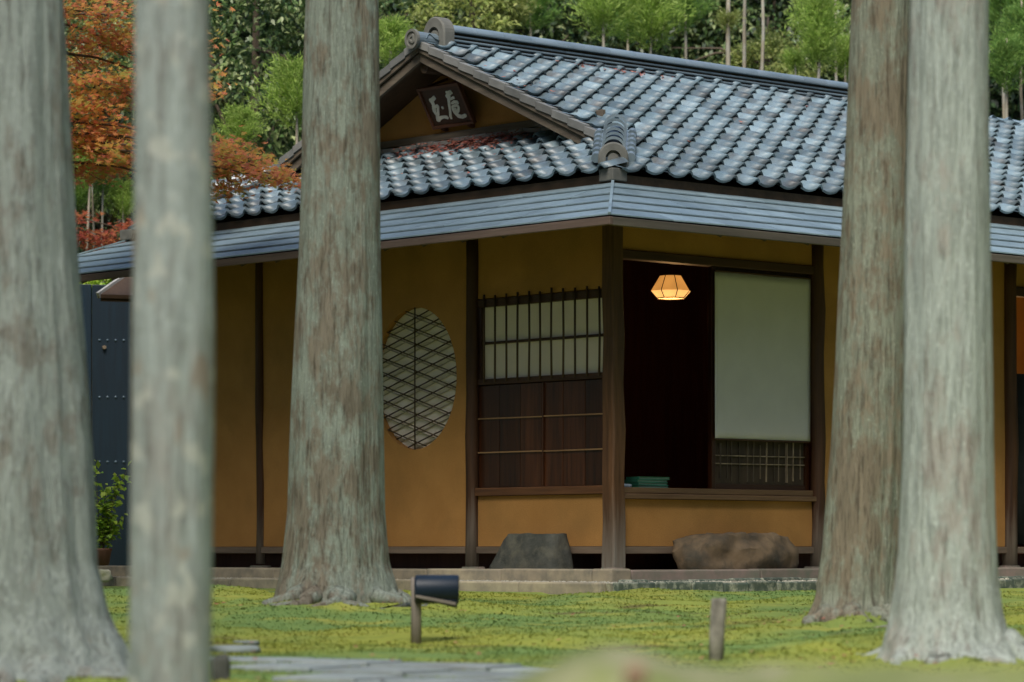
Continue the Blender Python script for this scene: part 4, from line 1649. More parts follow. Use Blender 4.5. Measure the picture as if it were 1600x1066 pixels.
# ------------------------------------------------------------------ rocks
def rock(name, loc, dims, seed, mat, label, cat='stone', group=None, flat_top=None, rz=0.0, sub=4, rough=0.22, taper=0.0, power=0.62):
    bm = bmesh.new()
    bmesh.ops.create_icosphere(bm, subdivisions=sub, radius=1.0)
    sd = Vector((seed * 7.3, seed * 3.1, seed * 1.7))
    for v in bm.verts:
        c = v.co.copy()
        # box the sphere a little
        for i in range(3):
            c[i] = math.copysign(abs(c[i]) ** power, c[i])
        nz_ = noise.noise(c * 1.1 + sd) * rough + noise.noise(c * 2.7 + sd) * rough * .45 + noise.noise(c * 7 + sd) * rough * .22 + noise.noise(c * 15 + sd) * rough * .1
        c *= 1 + nz_
        if flat_top is not None and c.z > flat_top:
            c.z = flat_top + (c.z - flat_top) * 0.12
        k = 1 - taper * (c.z + 1) / 2
        v.co = (c.x * dims[0] / 2 * k, c.y * dims[1] / 2 * k, (c.z + 0.85) * dims[2] / 1.75)
    me = bpy.data.meshes.new(name)
    bm.to_mesh(me)
    bm.free()
    o = link_mesh(name, me, mat, None, smooth=True)
    o.location = loc
    o.rotation_euler = (0, 0, rz)
    return tag(o, label, cat, group)


def cut_stone(name, loc, rz, plan, top, h, seed, mat, label, power=4.5, rough=1.0, soft=False):
    """worked stepping stone: splayed sides and a flat top, chipped"""
    bm = bmesh.new()
    n = 72
    lev = [(-0.03, 0.0), (0.08, 0.04), (0.5, 0.45), (0.82, 0.8), (0.95, 0.95), (1.0, 1.0), (1.0, 1.06)]
    if soft:
        lev = [(-0.05, 0.12), (0.05, 0.02), (0.15, -0.02), (0.28, -0.03), (0.42, 0.0), (0.55, 0.1), (0.68, 0.24), (0.78, 0.42), (0.87, 0.65), (0.94, 0.9), (0.98, 1.15), (1.0, 1.5), (1.0, 1.9)]
    sd = Vector((seed * 3.3, seed * 1.1, seed))
    rings = []
    def sq(a, w, d):
        c, q = math.cos(a), math.sin(a)
        k = (abs(c) ** power + abs(q) ** power) ** (-1 / power)
        return c * k * w / 2, q * k * d / 2
    for (f, g) in lev:
        ring = []
        for i in range(n):
            a = 2 * math.pi * i / n
            x0, y0 = sq(a, *plan)
            x1, y1 = sq(a, *top[:2])
            x1 += top[2]
            x, y = x0 + (x1 - x0) * g, y0 + (y1 - y0) * g
            if g > 1.0 and not soft:
                x, y = top[2] + (x - top[2]) * 0.9, y * 0.9
            z = f * h
            q = Vector((x * 5, y * 5, z * 5)) + sd
            nz_ = (noise.noise(q) * 0.022 + noise.noise(q * 2.7) * 0.012 + noise.noise(q * 6.1) * 0.004) * rough
            ring.append(bm.verts.new((x + nz_ * math.cos(a), y + nz_ * math.sin(a), z + 0.5 * nz_)))
        rings.append(ring)
    for j in range(len(rings) - 1):
        for i in range(n):
            bm.faces.new((rings[j][i], rings[j][(i + 1) % n], rings[j + 1][(i + 1) % n], rings[j + 1][i]))
    bm.faces.new(rings[-1])
    me = bpy.data.meshes.new(name)
    bm.to_mesh(me)
    bm.free()
    o = link_mesh(name, me, mat, None, smooth=True)
    es = o.modifiers.new('e', 'EDGE_SPLIT')
    es.split_angle = R(40)
    o.location, o.rotation_euler = loc, (0, 0, rz)
    return tag(o, label, 'stone')


cut_stone('stepping_stone', HW(-0.17, 0.69, -0.012), PHI - R(90), (0.72, 0.30), (0.50, 0.20, 0.065), 0.26, 4, 'rock_d', 'dark grey flat-topped stepping stone under the lattice window')
cut_stone('stepping_stone', HW(1.07, -0.21, -0.012), PHI, (1.13, 0.42), (0.90, 0.28, 0.02), 0.265, 9, 'rock_b', 'long brown rounded boulder step below the wide opening', power=2.6, rough=2.6, soft=True)

# ------------------------------------------------------------------ the big cedar trunks
def cedar(name, label, Y, prof, mat, ridges, amp, roots=(), seed=0, crown_seed=0, lean_pts=None):
    """prof: list of (photo row, left edge, right edge) at depth Y; radius and axis follow the silhouette"""
    rows = sorted([(CZ + (HOR - p[0]) * Y / FPX, ((p[1] + p[2]) / 2 - 800) * Y / FPX, (p[2] - p[1]) / 2 * Y / FPX) for p in prof])
    zb = rows[0][0]
    zs = [r_[0] for r_ in rows]
    cx = [r_[1] for r_ in rows]
    rr = [r_[2] for r_ in rows]
    top = 11.5
    zs2 = zs + [top]
    cx2 = cx + [cx[-1] + (cx[-1] - cx[-2]) * 1.0]
    rr2 = rr + [rr[-1] * 0.42]
    bx = cx[0]
    root = empty(name, (bx, Y, zb))
    tag(root, label, 'tree', 'big cedar trunks in front of the house')
    nt_, vis = 112, CZ + HOR * Y / FPX + 0.4
    zz = list(np.concatenate([np.arange(zb - 0.12, vis, 0.022), np.linspace(vis, top, 40)]))
    sd = Vector((seed * 5.1, seed * 2.3, seed * 9.7))
    V = np.zeros((len(zz) * nt_, 3), dtype=np.float32)
    i = 0
    for z in zz:
        c = float(np.interp(z, zs2, cx2)) - bx
        r = float(np.interp(z, zs2, rr2))
        hb = z - zb
        for k in range(nt_):
            a = 2 * math.pi * k / nt_
            ca_, sa_ = math.cos(a), math.sin(a)
            q = Vector((ca_ * ridges, sa_ * ridges, z * 0.55)) + sd
            n1 = noise.noise(q)
            n2 = noise.noise(Vector((ca_ * ridges * 3.1, sa_ * ridges * 3.1, z * 1.1)) + sd)
            n3 = noise.noise(Vector((ca_ * 1.6, sa_ * 1.6, z * 0.8)) + sd * 2)
            rad = r * (1 + amp * (0.75 * n1 + 0.45 * n2) + 0.05 * n3)
            if hb < 0.5:
                rad += r * 0.16 * math.exp(-max(hb, 0) / 0.16) * noise.noise(Vector((ca_ * 2.3, sa_ * 2.3, z * 3.0)) + sd * 3)
                rad += r * 0.05 * math.exp(-max(hb, 0) / 0.3) * noise.noise(Vector((ca_ * 6, sa_ * 6, z * 9.0)) + sd)
            for (ra, rs, rl) in roots:
                da = (a - ra + math.pi) % (2 * math.pi) - math.pi
                rad += rl * math.exp(-(da / rs) ** 2) * math.exp(-max(hb, 0) / 0.10) * (1.5 + 0.8 * noise.noise(Vector((z * 12, ra * 5, seed))))
            V[i] = (c + rad * ca_, rad * sa_, hb)
            i += 1
    F = []
    for j in range(len(zz) - 1):
        for k in range(nt_):
            F.append((j * nt_ + k, j * nt_ + (k + 1) % nt_, (j + 1) * nt_ + (k + 1) % nt_, (j + 1) * nt_ + k))
    link_mesh('trunk', np_mesh('trunk', V, F), mat, root, smooth=True)
    random.seed(700 + seed)
    if seed != 2:
        for b in range(9):
            az = -math.pi * (b + random.uniform(.1, .9)) / 9 if b < 7 else random.uniform(0.3, 2.8)
            r_b = rr[0] * 0.8
            ln = random.uniform(.16, .42)
            path_, rad_ = [], []
            for q in range(7):
                f = q / 6
                aa = az + 0.5 * (f ** 2) * random.uniform(-1, 1)
                rr_ = r_b + ln * f
                X_, Y_ = rr_ * math.cos(aa), rr_ * math.sin(aa)
                path_.append((X_, Y_, gz(bx + X_, Y + Y_) - zb + 0.03 * (1 - f) ** 2 - 0.02 * f + random.uniform(-.006, .006)))
                rad_.append(0.045 * (1 - f) + 0.012)
            MB().tube(path_, rad_, 8, jitter=0.12).build('root', mat, root, smooth=True)
    # limbs and crown far above the frame
    random.seed(500 + seed)
    cxt = cx2[-1] - bx
    cv, cf = [], []
    for b in range(7):
        hgt = 7.4 + b * 0.62
        az = b * 2.4 + seed
        ln = 1.7 - b * 0.16
        tip = Vector((cxt + math.cos(az) * ln, math.sin(az) * ln, hgt - zb + 0.5))
        MB().tube([(cxt, 0, hgt - zb), ((cxt + tip.x) / 2, tip.y / 2, hgt - zb + 0.12), tip], [0.05, 0.035, 0.012], 6).build('limb', mat, root, smooth=True)
        for q in range(110):
            f = random.uniform(.3, 1.1)
            c = Vector((cxt + (tip.x - cxt) * f, tip.y * f, hgt - zb + .5 * f)) + Vector((random.gauss(0, .22), random.gauss(0, .22), random.gauss(0, .16)))
            d = Vector((random.gauss(0, 1), random.gauss(0, 1), random.gauss(0.2, .6))).normalized() * random.uniform(.12, .25)
            s_ = d.orthogonal().normalized() * 0.04
            n0 = len(cv)
            cv += [c - s_ * .3, c + d * .5 - s_, c + d, c + d * .5 + s_]
            cf.append((n0, n0 + 1, n0 + 2, n0 + 3))
    link_mesh('crown', np_mesh('crown', cv, cf), 'canopy', root)
    return root


cedar('cedar_tree', 'broad ribbed grey cedar trunk cut off by the left frame edge', 12.0,
      [(1062, -165, 202), (1010, -130, 190), (960, -118, 170), (880, -108, 152), (800, -100, 147), (600, -86, 132), (400, -74, 117), (200, -66, 106), (0, -58, 97)],
      'bark_a', 4.2, 0.10, roots=((-0.55, .30, .06), (-1.3, .3, .05), (-2.2, .4, .06), (0.2, .3, .04)), seed=1)
cedar('cedar_tree', 'slim pale out-of-focus trunk second from the left, foot below the frame', 8.0,
      [(1245, 190, 345), (1160, 200, 332), (1066, 203, 328), (800, 205, 331), (600, 207, 334), (500, 208, 335), (300, 211, 332), (0, 212, 327)],
      'bark_b', 2.6, 0.045, seed=2)
cedar('cedar_tree', 'brown and green trunk in front of the round window', 18.0,
      [(972, 412, 640), (955, 425, 626), (920, 432, 618), (880, 440, 608), (800, 449, 601), (650, 455, 598), (500, 460, 597), (300, 470, 594), (0, 480, 592)],
      'bark_c', 3.6, 0.045, roots=((-0.3, .35, .04), (-2.6, .35, .05), (-1.5, .3, .03), (-0.9, .25, .03)), seed=3)
cedar('cedar_tree', 'brown striped trunk touching the paler trunk at right', 16.5,
      [(1000, 1252, 1412), (975, 1265, 1405), (930, 1276, 1402), (850, 1287, 1408), (700, 1300, 1414), (550, 1308, 1417), (400, 1315, 1419), (200, 1323, 1421), (0, 1331, 1424)],
      'bark_d', 4.0, 0.06, roots=((-2.8, .35, .06), (-1.9, .3, .03), (-1.1, .3, .05)), seed=4)
cedar('cedar_tree', 'palest rightmost trunk with knobbly roots', 13.0,
      [(1042, 1376, 1590), (1010, 1386, 1578), (960, 1394, 1566), (900, 1401, 1559), (800, 1407, 1553), (700, 1411, 1550), (400, 1415, 1546), (200, 1419, 1546), (0, 1422, 1546)],
      'bark_e', 3.0, 0.05, roots=((-2.35, .26, .065), (-1.45, .24, .05), (-0.75, .28, .06), (-2.9, .3, .04)), seed=5)

# ------------------------------------------------------------------ moss cushions and litter
def ground_pt(px, py):
    """walk the sight line down to the ground"""
    Y = 7.0
    while Y < 40:
        p = at(px, py, Y)
        if p.z <= gz(p.x, p.y):
            return p
        Y += 0.02
    return at(px, py, 22)


random.seed(14)
MVn = 130000
xs = RNG.uniform(-1, 1, MVn)
ys = 9.5 + 12.3 * RNG.uniform(0, 1, MVn) ** 0.9
xs = xs * (ys * 0.17 + 0.2)
keep = []
for x, y in zip(xs, ys):
    h = WH((x, y, 0))
    if h.x > -1.1 and h.y > -1.1:
        continue
    if noise.noise(Vector((x * 0.9, y * 2.0, 8.0))) > 0.33:
        continue
    keep.append((x, y, gz(x, y)))
K = np.array(keep)
nK = len(K)
ang = RNG.uniform(0, 6.283, nK)
sz = RNG.uniform(0.005, 0.012, nK)
hh = RNG.uniform(0.003, 0.011, nK)
dx, dy = np.cos(ang) * sz, np.sin(ang) * sz
lean = RNG.normal(0, 0.008, (nK, 2))
A = K + np.stack([-dx, -dy, -0.004 * np.ones(nK)], 1)
B = K + np.stack([dx, dy, -0.004 * np.ones(nK)], 1)
C = K + np.stack([lean[:, 0], lean[:, 1], hh], 1)
V = np.stack([A, B, C], 1).reshape(-1, 3)
F = np.arange(nK * 3).reshape(-1, 3)
o = link_mesh('moss', np_mesh('moss', V, F), 'moss')
tag(o, 'yellow-green moss carpet covering the ground', 'moss', kind='stuff')

pts, nrms = [], []
for k in range(170):
    y = random.uniform(10, 21.5)
    x = random.uniform(-1, 1) * y * 0.165
    h = WH((x, y, 0))
    if h.x > -1.15 and h.y > -1.15:
        continue
    pts.append((x, y, gz(x, y) + 0.022))
    nrms.append((0, 0, 1))
for (px, Y, hh_, rr_) in TREES.values():
    for k in range(60):
        a, r = random.uniform(0, 6.28), random.uniform(.25, .8)
        x, y = (px - 800) * Y / FPX + math.cos(a) * r, Y + math.sin(a) * r
        pts.append((x, y, gz(x, y) + 0.02))
        nrms.append((0, 0, 1))
o = scatter_flat('fallen_leaves', pts, nrms, 0.022, None, 'dead_leaf')
tag(o, 'scattered brown leaves fallen on the moss', 'leaves')

# ------------------------------------------------------------------ slab path
path = empty('path', (0, 0, 0))
tag(path, 'grey stone slab path crossing the moss in the foreground', kind='structure')
random.seed(31)
A0, A1 = Vector(at(345, 1025, 13.2)[:2]), Vector(at(850, 1045, 12.5)[:2])     # far edge of the path
dirp = (A1 - A0).normalized()
nor = Vector((dirp.y, -dirp.x))
if nor.y > 0:
    nor = -nor
Lp = (A1 - A0).length
row0 = 0.0
for rw_ in range(5):
    wd = 0.36 + random.uniform(-.05, .05)
    s = -0.0 + rw_ * 0.42 + random.uniform(0, .1)
    while s < Lp + 0.1 + rw_ * 0.1:
        L = random.uniform(0.35, 0.62)
        g = 0.004
        c = [A0 + dirp * (s + g) + nor * (row0 + g), A0 + dirp * (s + L - g) + nor * (row0 + g + random.uniform(-.01, .02)),
             A0 + dirp * (s + L - g) + nor * (row0 + wd - g), A0 + dirp * (s + g) + nor * (row0 + wd - g + random.uniform(-.02, .01))]
        zt_ = sum(float(np.interp(p.y, GY, GZ)) for p in c) / 4 + 0.014 + random.uniform(-0.003, 0.003)
        m = MB()
        m.hexa([(p.x, p.y, zt_ - 0.09) for p in reversed(c)] + [(p.x, p.y, zt_) for p in reversed(c)])
        b = m.build('slab', 'path', path, bevel=0.007)
        s += L
    row0 += wd


# ------------------------------------------------------------------ small garden things
g = ground_pt(650, 1006)
sl_ = empty('garden_spotlight', (g.x, g.y, g.z))
tag(sl_, 'black cylindrical spotlight on a short grey wooden post', 'spotlight')
k_ = g.y / FPX
H1 = (1006 - 902) * k_
MB().tube([(0, 0, -0.05), (0.001, 0, H1 * .5), (-0.002, 0, H1)], [8.8 * k_, 8.4 * k_, 8.0 * k_], 12).build('post', 'postgrey', sl_, smooth=True)
hy = -0.02
cz0 = (1006 - 921) * k_
m = MB()
nn = 20
r = 22.5 * k_
x0, x1 = -2 * k_, 67 * k_
prof = [(x0, 0.0), (x0, r * .9), (x0 + .01, r), (x1 - .004, r), (x1, r * .97), (x1 - .006, r * .90), (x1 - .03, r * .88), (x1 - .03, 0.0)]
vs, fs = [], []
for (x, q) in prof:
    for k in range(nn):
        a = 2 * math.pi * k / nn
        vs.append((x, hy + max(q, .0005) * math.cos(a), cz0 + max(q, .0005) * math.sin(a)))
for j in range(len(prof) - 1):
    for k in range(nn):
        fs.append((j * nn + k, (j + 1) * nn + k, (j + 1) * nn + (k + 1) % nn, j * nn + (k + 1) % nn))
m.add(vs, fs)
hd = m.build('housing', 'black', sl_, smooth=False)
bv_ = hd.modifiers.new('e', 'EDGE_SPLIT')
hd.data.polygons.foreach_set('use_smooth', [True] * len(hd.data.polygons))
m = MB()
m.add([(x1 - 0.028, hy + r * .86 * math.cos(2 * math.pi * k / nn), cz0 + r * .86 * math.sin(2 * math.pi * k / nn)) for k in range(nn)], [tuple(range(nn))])
m.build('lens', 'stud', hd)
m = MB()
m.hexa([(x0 + .05, hy - r * .7, cz0 - r * .75), (x1 - .01, hy - r * .55, cz0 - r * 1.28), (x1 - .01, hy + r * .55, cz0 - r * 1.28), (x0 + .05, hy + r * .7, cz0 - r * .75),
        (x0 + .05, hy - r * .7, cz0 - r * .6), (x1 - .005, hy - r * .75, cz0 - r * .75), (x1 - .005, hy + r * .75, cz0 - r * .75), (x0 + .05, hy + r * .7, cz0 - r * .6)])
m.build('visor', 'black', sl_, bevel=0.004)
MB().bar((0.0, hy - r * 1.02, cz0 - r * .45), (x1 - .012, hy - r * .8, cz0 - r * 1.0), 0.006, 0.014).build('bracket', 'postgrey', sl_, bevel=0.002)

g = at(1120, 1034, 13.0)
st = empty('wooden_stake', (g.x, g.y, gz(g.x, g.y) - 0.03))
tag(st, 'short weathered wooden stake standing in the moss', 'stake')
k_ = 13.0 / FPX
top = at(1123, 935, 13.0).z - st.location.z
MB().tube([(-0.004, 0, -0.05), (0.0, 0, top * .5), (0.009, 0, top - 0.012), (0.009, 0, top)], [12.5 * k_, 12.5 * k_, 12.8 * k_, 11 * k_], 12, jitter=0.05).build('shaft', 'stake', st, smooth=True)
m = MB()
m.add([(0.009 + 10.9 * k_ * math.cos(2 * math.pi * i / 12), 10.9 * k_ * math.sin(2 * math.pi * i / 12), top + .0015) for i in range(12)], [tuple(range(12))])
m.build('sawn_top', 'postgrey', st)

# stones by the trunks and along the moss
def grock(px, py, wpx, hpx, seed, mat, label, Y=None, **kw):
    g = ground_pt(px, py) if Y is None else at(px, py, Y)
    k = g.y / FPX
    return rock('stone', (g.x, g.y, g.z - hpx * k * 0.25), (wpx * k, wpx * k * 0.7, hpx * k * 1.25), seed, mat, label, sub=3, **kw)


grock(62, 1062, 46, 18, 11, 'rock_p', 'small pale stone at the foot of the leftmost trunk')
grock(118, 1056, 34, 28, 12, 'rock_p', 'brownish round stone right of the small pale stone by leftmost trunk')
grock(368, 1019, 78, 15, 13, 'path', 'flat pale stepping slab in the moss beside the blurred trunk', flat_top=0.4)
grock(385, 1006, 40, 7, 14, 'path', 'small flat stone behind the pale stepping slab', flat_top=0.4)
grock(345, 1062, 30, 36, 16, 'rock_d', 'dark stone at the foot of the slim blurred trunk')
grock(160, 905, 30, 14, 15, 'rock_p', 'pale stone left of the slim trunk near the potted plant', Y=22.6)


# mossy mound in the near foreground
def mound():
    Y0 = 4.6
    prof_px = [(700, 1120), (800, 1075), (845, 1040), (890, 1018), (940, 1012), (1000, 1020), (1060, 1036), (1150, 1044), (1300, 1040), (1450, 1046), (1600, 1036), (1800, 1030), (2000, 1060)]
    xs_ = [(p[0] - 800) * Y0 / FPX for p in prof_px]
    zs_ = [CZ + (HOR - p[1]) * Y0 / FPX for p in prof_px]
    nx, ny = 150, 60
    V = []
    for j in range(ny + 1):
        yy = Y0 - 0.7 + 1.4 * j / ny
        s = (yy - Y0) / 0.7
        for i in range(nx + 1):
            x = xs_[0] + (xs_[-1] - xs_[0]) * i / nx
            zt_ = float(np.interp(x, xs_, zs_))
            base = -0.56
            f = max(0.0, 1 - s * s) ** 0.8
            z = base + (zt_ - base) * f
            z += 0.012 * noise.noise(Vector((x * 9, yy * 9, 2))) + 0.005 * noise.noise(Vector((x * 30, yy * 30, 2)))
            V.append((x, yy, z))
    F = [(j * (nx + 1) + i, j * (nx + 1) + i + 1, (j + 1) * (nx + 1) + i + 1, (j + 1) * (nx + 1) + i) for j in range(ny) for i in range(nx)]
    o = link_mesh('mossy_mound', np_mesh('mossy_mound', V, F), 'mound', smooth=True)
    tag(o, 'blurred mossy bank along the bottom right edge', kind='structure')


mound()
rock('stone', at(992, 1074, 4.3), (0.03, 0.025, 0.03), 44, 'rock_r', 'blurred reddish stone on the mossy bank at the bottom edge', sub=3)

# ------------------------------------------------------------------ dark blue gate, awning and potted plant at the left
GYY = 29.6
g0 = at(60, 868, GYY)
gate = empty('plank_gate', (g0.x, GYY, -0.16))
tag(gate, 'tall dark blue plank gate with rows of nail studs behind the left trunks', 'gate')
bw_ = 63 * GYY / FPX
gx = 0.0
edges = [0]
htop = CZ + (HOR - 445) * GYY / FPX + 0.16
seam = (143 - 60) * GYY / FPX
bx_ = [seam - 2 * bw_, seam - bw_, seam, seam + bw_, seam + 2 * bw_, seam + 3 * bw_]
random.seed(77)
for k in range(5):
    a, b = bx_[k], bx_[k + 1]
    m = MB()
    dy_ = random.uniform(-.006, .006)
    m.box(a + .004, b - .004, dy_, 0.05 + dy_, 0.0, htop + random.uniform(-.006, .006))
    bd = m.build('plank', 'blue', gate, bevel=0.004)
    for pyr in (532, 621, 722):
        zz = CZ + (HOR - pyr) * GYY / FPX + 0.16
        for q in range(4):
            xx = a + bw_ * (0.2 + 0.2 * q)
            m = MB()
            n8 = 8
            vs = [(xx + .014 * math.cos(6.283 * i / n8), dy_ - 0.001, zz + .014 * math.sin(6.283 * i / n8)) for i in range(n8)] + \
                 [(xx + .009 * math.cos(6.283 * i / n8), dy_ - 0.009, zz + .009 * math.sin(6.283 * i / n8)) for i in range(n8)] + [(xx, dy_ - .012, zz)]
            m.add(vs, [(i, (i + 1) % n8, n8 + (i + 1) % n8, n8 + i) for i in range(n8)] + [(n8 + i, n8 + (i + 1) % n8, 2 * n8) for i in range(n8)])
            m.build('stud', 'stud', bd, smooth=True)
m = MB()
m.box(bx_[0], bx_[-1], 0.06, 0.12, 0.3, 0.42)
m.build('cross_rail', 'blue', gate)
m = MB()
m.tube([(seam + .115, -.01, CZ + (HOR - 543) * GYY / FPX + .16), (seam + .125, -.035, CZ + (HOR - 543) * GYY / FPX + .16)], .018, 8)
m.build('knob', 'bamboo', gate)

aw = empty('small_awning', HW(0.0, VW + 0.1, 0))
aw.rotation_euler = (0, 0, PHI)
tag(aw, 'small dark awning with a white edge board beside the gate', 'awning')
e0, e1 = WH(at(153, 462, 27.6)), WH(at(193, 434, 27.9))
o0 = WH(aw.location)
f0, f1 = Vector(e0) - Vector(o0), Vector(e1) - Vector(o0)
in_ = WH(at(215, 462, 28.4)) - WH(at(153, 462, 27.6))
m = MB()
m.bar(f0, f1, 0.03, 0.055)
m.build('edge_board', 'white_wood', aw, bevel=0.004)
r0, r1 = f0 + Vector((0.9, -0.35, 0.0)), f1 + Vector((0.9, -0.35, 0.0))
m = MB()
m.hexa([f0 + Vector((0, 0, -.02)), r0 + Vector((0, 0, -.02)), r1 + Vector((0, 0, -.02)), f1 + Vector((0, 0, -.02)), f0 + Vector((0, 0, .012)), r0 + Vector((0, 0, .012)), r1 + Vector((0, 0, .012)), f1 + Vector((0, 0, .012))])
m.build('roof_board', 'soffit', aw)
for t_ in (0.12, 0.5, 0.88):
    a = f0.lerp(f1, t_) + Vector((0, 0, -.045))
    MB().bar(a, a + Vector((0.85, -0.33, 0)), 0.03, 0.045).build('rafter', 'soffit', aw)
MB().bar(f0 + Vector((.3, -.12, -.05)), Vector((f0.x + .3, f0.y - .12, 0.0)), 0.05, 0.05, (1, 0, 0)).build('prop_post', 'soffit', aw)


# ------------------------------------------------------------------ foliage
def leaves_at(P, D, Nrm, size, asp=0.45, fold=0.15):
    """rhombic leaves: base at P, pointing along D, facing Nrm (all (n,3)), size (n,)"""
    D = D / np.linalg.norm(D, axis=1, keepdims=True)
    S = np.cross(D, Nrm)
    S /= np.linalg.norm(S, axis=1, keepdims=True) + 1e-9
    U = np.cross(S, D)
    s = size[:, None]
    a = P
    b = P + D * s * 0.45 - S * s * asp * 0.5 + U * s * fold
    c = P + D * s
    d = P + D * s * 0.45 + S * s * asp * 0.5 + U * s * fold
    V = np.stack([a, b, c, d], 1).reshape(-1, 3)
    F = np.arange(len(P) * 4).reshape(-1, 4)
    return V, F


def rnd_unit(n):
    v = RNG.normal(0, 1, (n, 3))
    return v / np.linalg.norm(v, axis=1, keepdims=True)


def broadleaf_mesh(name, n_clump, per, size, rad=(1, 1, 1), clump_r=0.2, seed=0):
    """crown of leaf sprays: clump centres through an uneven ellipsoid, leaves hang round each"""
    global RNG
    RNG = np.random.default_rng(seed)
    c = rnd_unit(n_clump)
    rr = RNG.uniform(0.45, 1.0, n_clump) ** 0.6
    lump = np.array([1 + 0.28 * noise.noise(Vector(v * 1.9) + Vector((seed, 0, 0))) for v in c])
    c = c * (rr * lump)[:, None]
    C = np.repeat(c, per, 0)
    off = rnd_unit(len(C)) * (RNG.uniform(0, 1, len(C)) ** 0.5)[:, None] * clump_r
    off[:, 2] *= 0.7
    P = (C + off) * np.array(rad)
    out = C / (np.linalg.norm(C, axis=1, keepdims=True) + 1e-6)
    D = out * 0.7 + rnd_unit(len(C)) * 0.8 + np.array([0, 0, -0.35])
    Nn = out * 0.5 + np.array([0, 0, 1.0]) + rnd_unit(len(C)) * 0.6
    V, F = leaves_at(P, D, Nn, RNG.uniform(0.7, 1.25, len(C)) * size)
    return np_mesh(name, V, F)


def twig_skeleton(name, parent, base, centre, rad, mat, n=8, r0=0.09, seed=0):
    random.seed(seed)
    m = MB()
    m.tube([base, base.lerp(centre, .5) + Vector((random.uniform(-.1, .1), 0, 0)), centre, centre + Vector((0, 0, rad[2] * .5))], [r0, r0 * .8, r0 * .6, r0 * .25], 8)
    m.build('trunk', mat, parent, smooth=True)
    for k in range(n):
        a = random.uniform(0, 6.28)
        s = base.lerp(centre, random.uniform(.6, 1.1))
        e = centre + Vector((math.cos(a) * rad[0] * .8, math.sin(a) * rad[1] * .8, random.uniform(-.4, .7) * rad[2]))
        MB().tube([s, s.lerp(e, .5) + Vector((0, 0, .1)), e], [r0 * .4, r0 * .25, r0 * .08], 5).build('limb', mat, parent, smooth=True)


BL = [broadleaf_mesh('crown', 240, 62, 0.105, clump_r=0.30, rad=(2.6, 2.2, 2.5), seed=61), broadleaf_mesh('crown', 240, 62, 0.12, clump_r=0.28, rad=(2.4, 2.2, 2.8), seed=62)]


def broad_tree(label, px, py, Y, scale, mesh, mat, rz=0.0, group='dark evergreen trees on the slope', mats=None, name='evergreen_tree'):
    c = at(px, py, Y)
    base_z = max(hill_z(c.x, c.y), -0.2) - 0.1
    root = empty(name, (c.x, c.y, base_z))
    tag(root, label, 'tree', group)
    o = bpy.data.objects.new('crown', mesh)
    COL.objects.link(o)
    o.parent = root
    o.location = (0, 0, c.z - base_z)
    o.scale = (scale, scale, scale)
    o.rotation_euler = (0, 0, rz)
    o.material_slots  # mesh-level material, see below
    if not mesh.materials:
        mesh.materials.append(M[mat])
    if mesh.materials[0] != M[mat]:
        o.material_slots[0].link = 'OBJECT'
        o.material_slots[0].material = M[mat]
    twig_skeleton(name, root, Vector((0, 0, 0)), Vector((0, 0, c.z - base_z)), (2.2 * scale, 2.0 * scale, 2.0 * scale), 'ceder_twig', n=5, r0=0.075 * scale, seed=int(px + Y))
    return root


# near glossy evergreen at the upper left
near_bl = broadleaf_mesh('crown', 300, 70, 0.082, clump_r=0.20, rad=(1.55, 1.2, 1.9), seed=70)
broad_tree('glossy evergreen tree behind the gable, between second and third trunks', 400, 95, 33.0, 1.0, near_bl, 'evergreen', 0.4, group=None)
broad_tree('evergreen seen through the orange maple at upper left', 165, 110, 34.5, 0.8, near_bl, 'evergreen', 2.2, group=None)
specs = [(-60, 150, 43, 1.0), (140, -30, 42, 1.0), (300, 160, 41, .9), (520, 60, 42, 1.0), (640, -60, 44, 1.0), (760, 60, 43, .85), (900, -40, 44, 1.0), (980, 90, 45, .8),
         (1100, -10, 44, 1.0), (1210, 80, 43, .75), (1290, -50, 45, 1.0), (1420, 60, 44, 1.0), (1560, -60, 46, 1.1), (1640, 90, 44, .9), (1740, -10, 45, 1.1), (640, 120, 46, 1.0), (200, 300, 40, .9)]
wherebl = ['far left behind the broad trunk', 'above the maple at upper left', 'left of the gable peak, low', 'behind the brown and green trunk', 'just left of the ridge end, high',
           'right of the ridge end tile', 'high above the ridge left part', 'behind the first row of cedars', 'behind the bare pole trunks, high', 'between pole trunks and bushy cedar', 'above the bushy cedar right of the poles',
           'behind the touching trunks', 'high at the right edge', 'low at the right edge', 'cut by the right frame edge', 'behind the gable peak', 'low behind the left trunks']
for i, (px, py, Y, s) in enumerate(specs):
    broad_tree('dark evergreen crown ' + wherebl[i], px, py, Y, s, BL[i % 2], 'evergreen' if i in (5, 7, 9) else 'evergreen_d', i * 1.3)

# unseen evergreen outside the frame, added so its crown shades the left bays
shade_tree = empty('evergreen_tree', (-5.2, 21.0, -0.2))
tag(shade_tree, 'unseen evergreen added outside the left frame edge to shade the house', 'tree')
o = bpy.data.objects.new('crown', BL[0])
COL.objects.link(o)
o.parent = shade_tree
o.location = (2.3, 0, 6.25)
o.scale = (0.85, 0.85, 0.58)
twig_skeleton('evergreen_tree', shade_tree, Vector((0, 0, 0)), Vector((1.2, 0, 7.5)), (2, 2, 2), 'ceder_twig', n=5, r0=0.16, seed=4)

# pale leafy shrubs just above the ridge
pale_me = broadleaf_mesh('crown', 90, 46, 0.10, clump_r=0.30, rad=(0.75, 0.7, 0.75), seed=75)
for (px, py, Y, s, lb) in ((738, 30, 36.5, .8, 'pale leafy shrub nearest the ridge end tile'), (1200, 120, 37.5, .7, 'low pale shrub between the pole trunks and bushy cedar')):
    broad_tree(lb, px, py, Y, s, pale_me, 'pale_leaf', px, group='pale shrubs above the ridge', name='leafy_shrub')


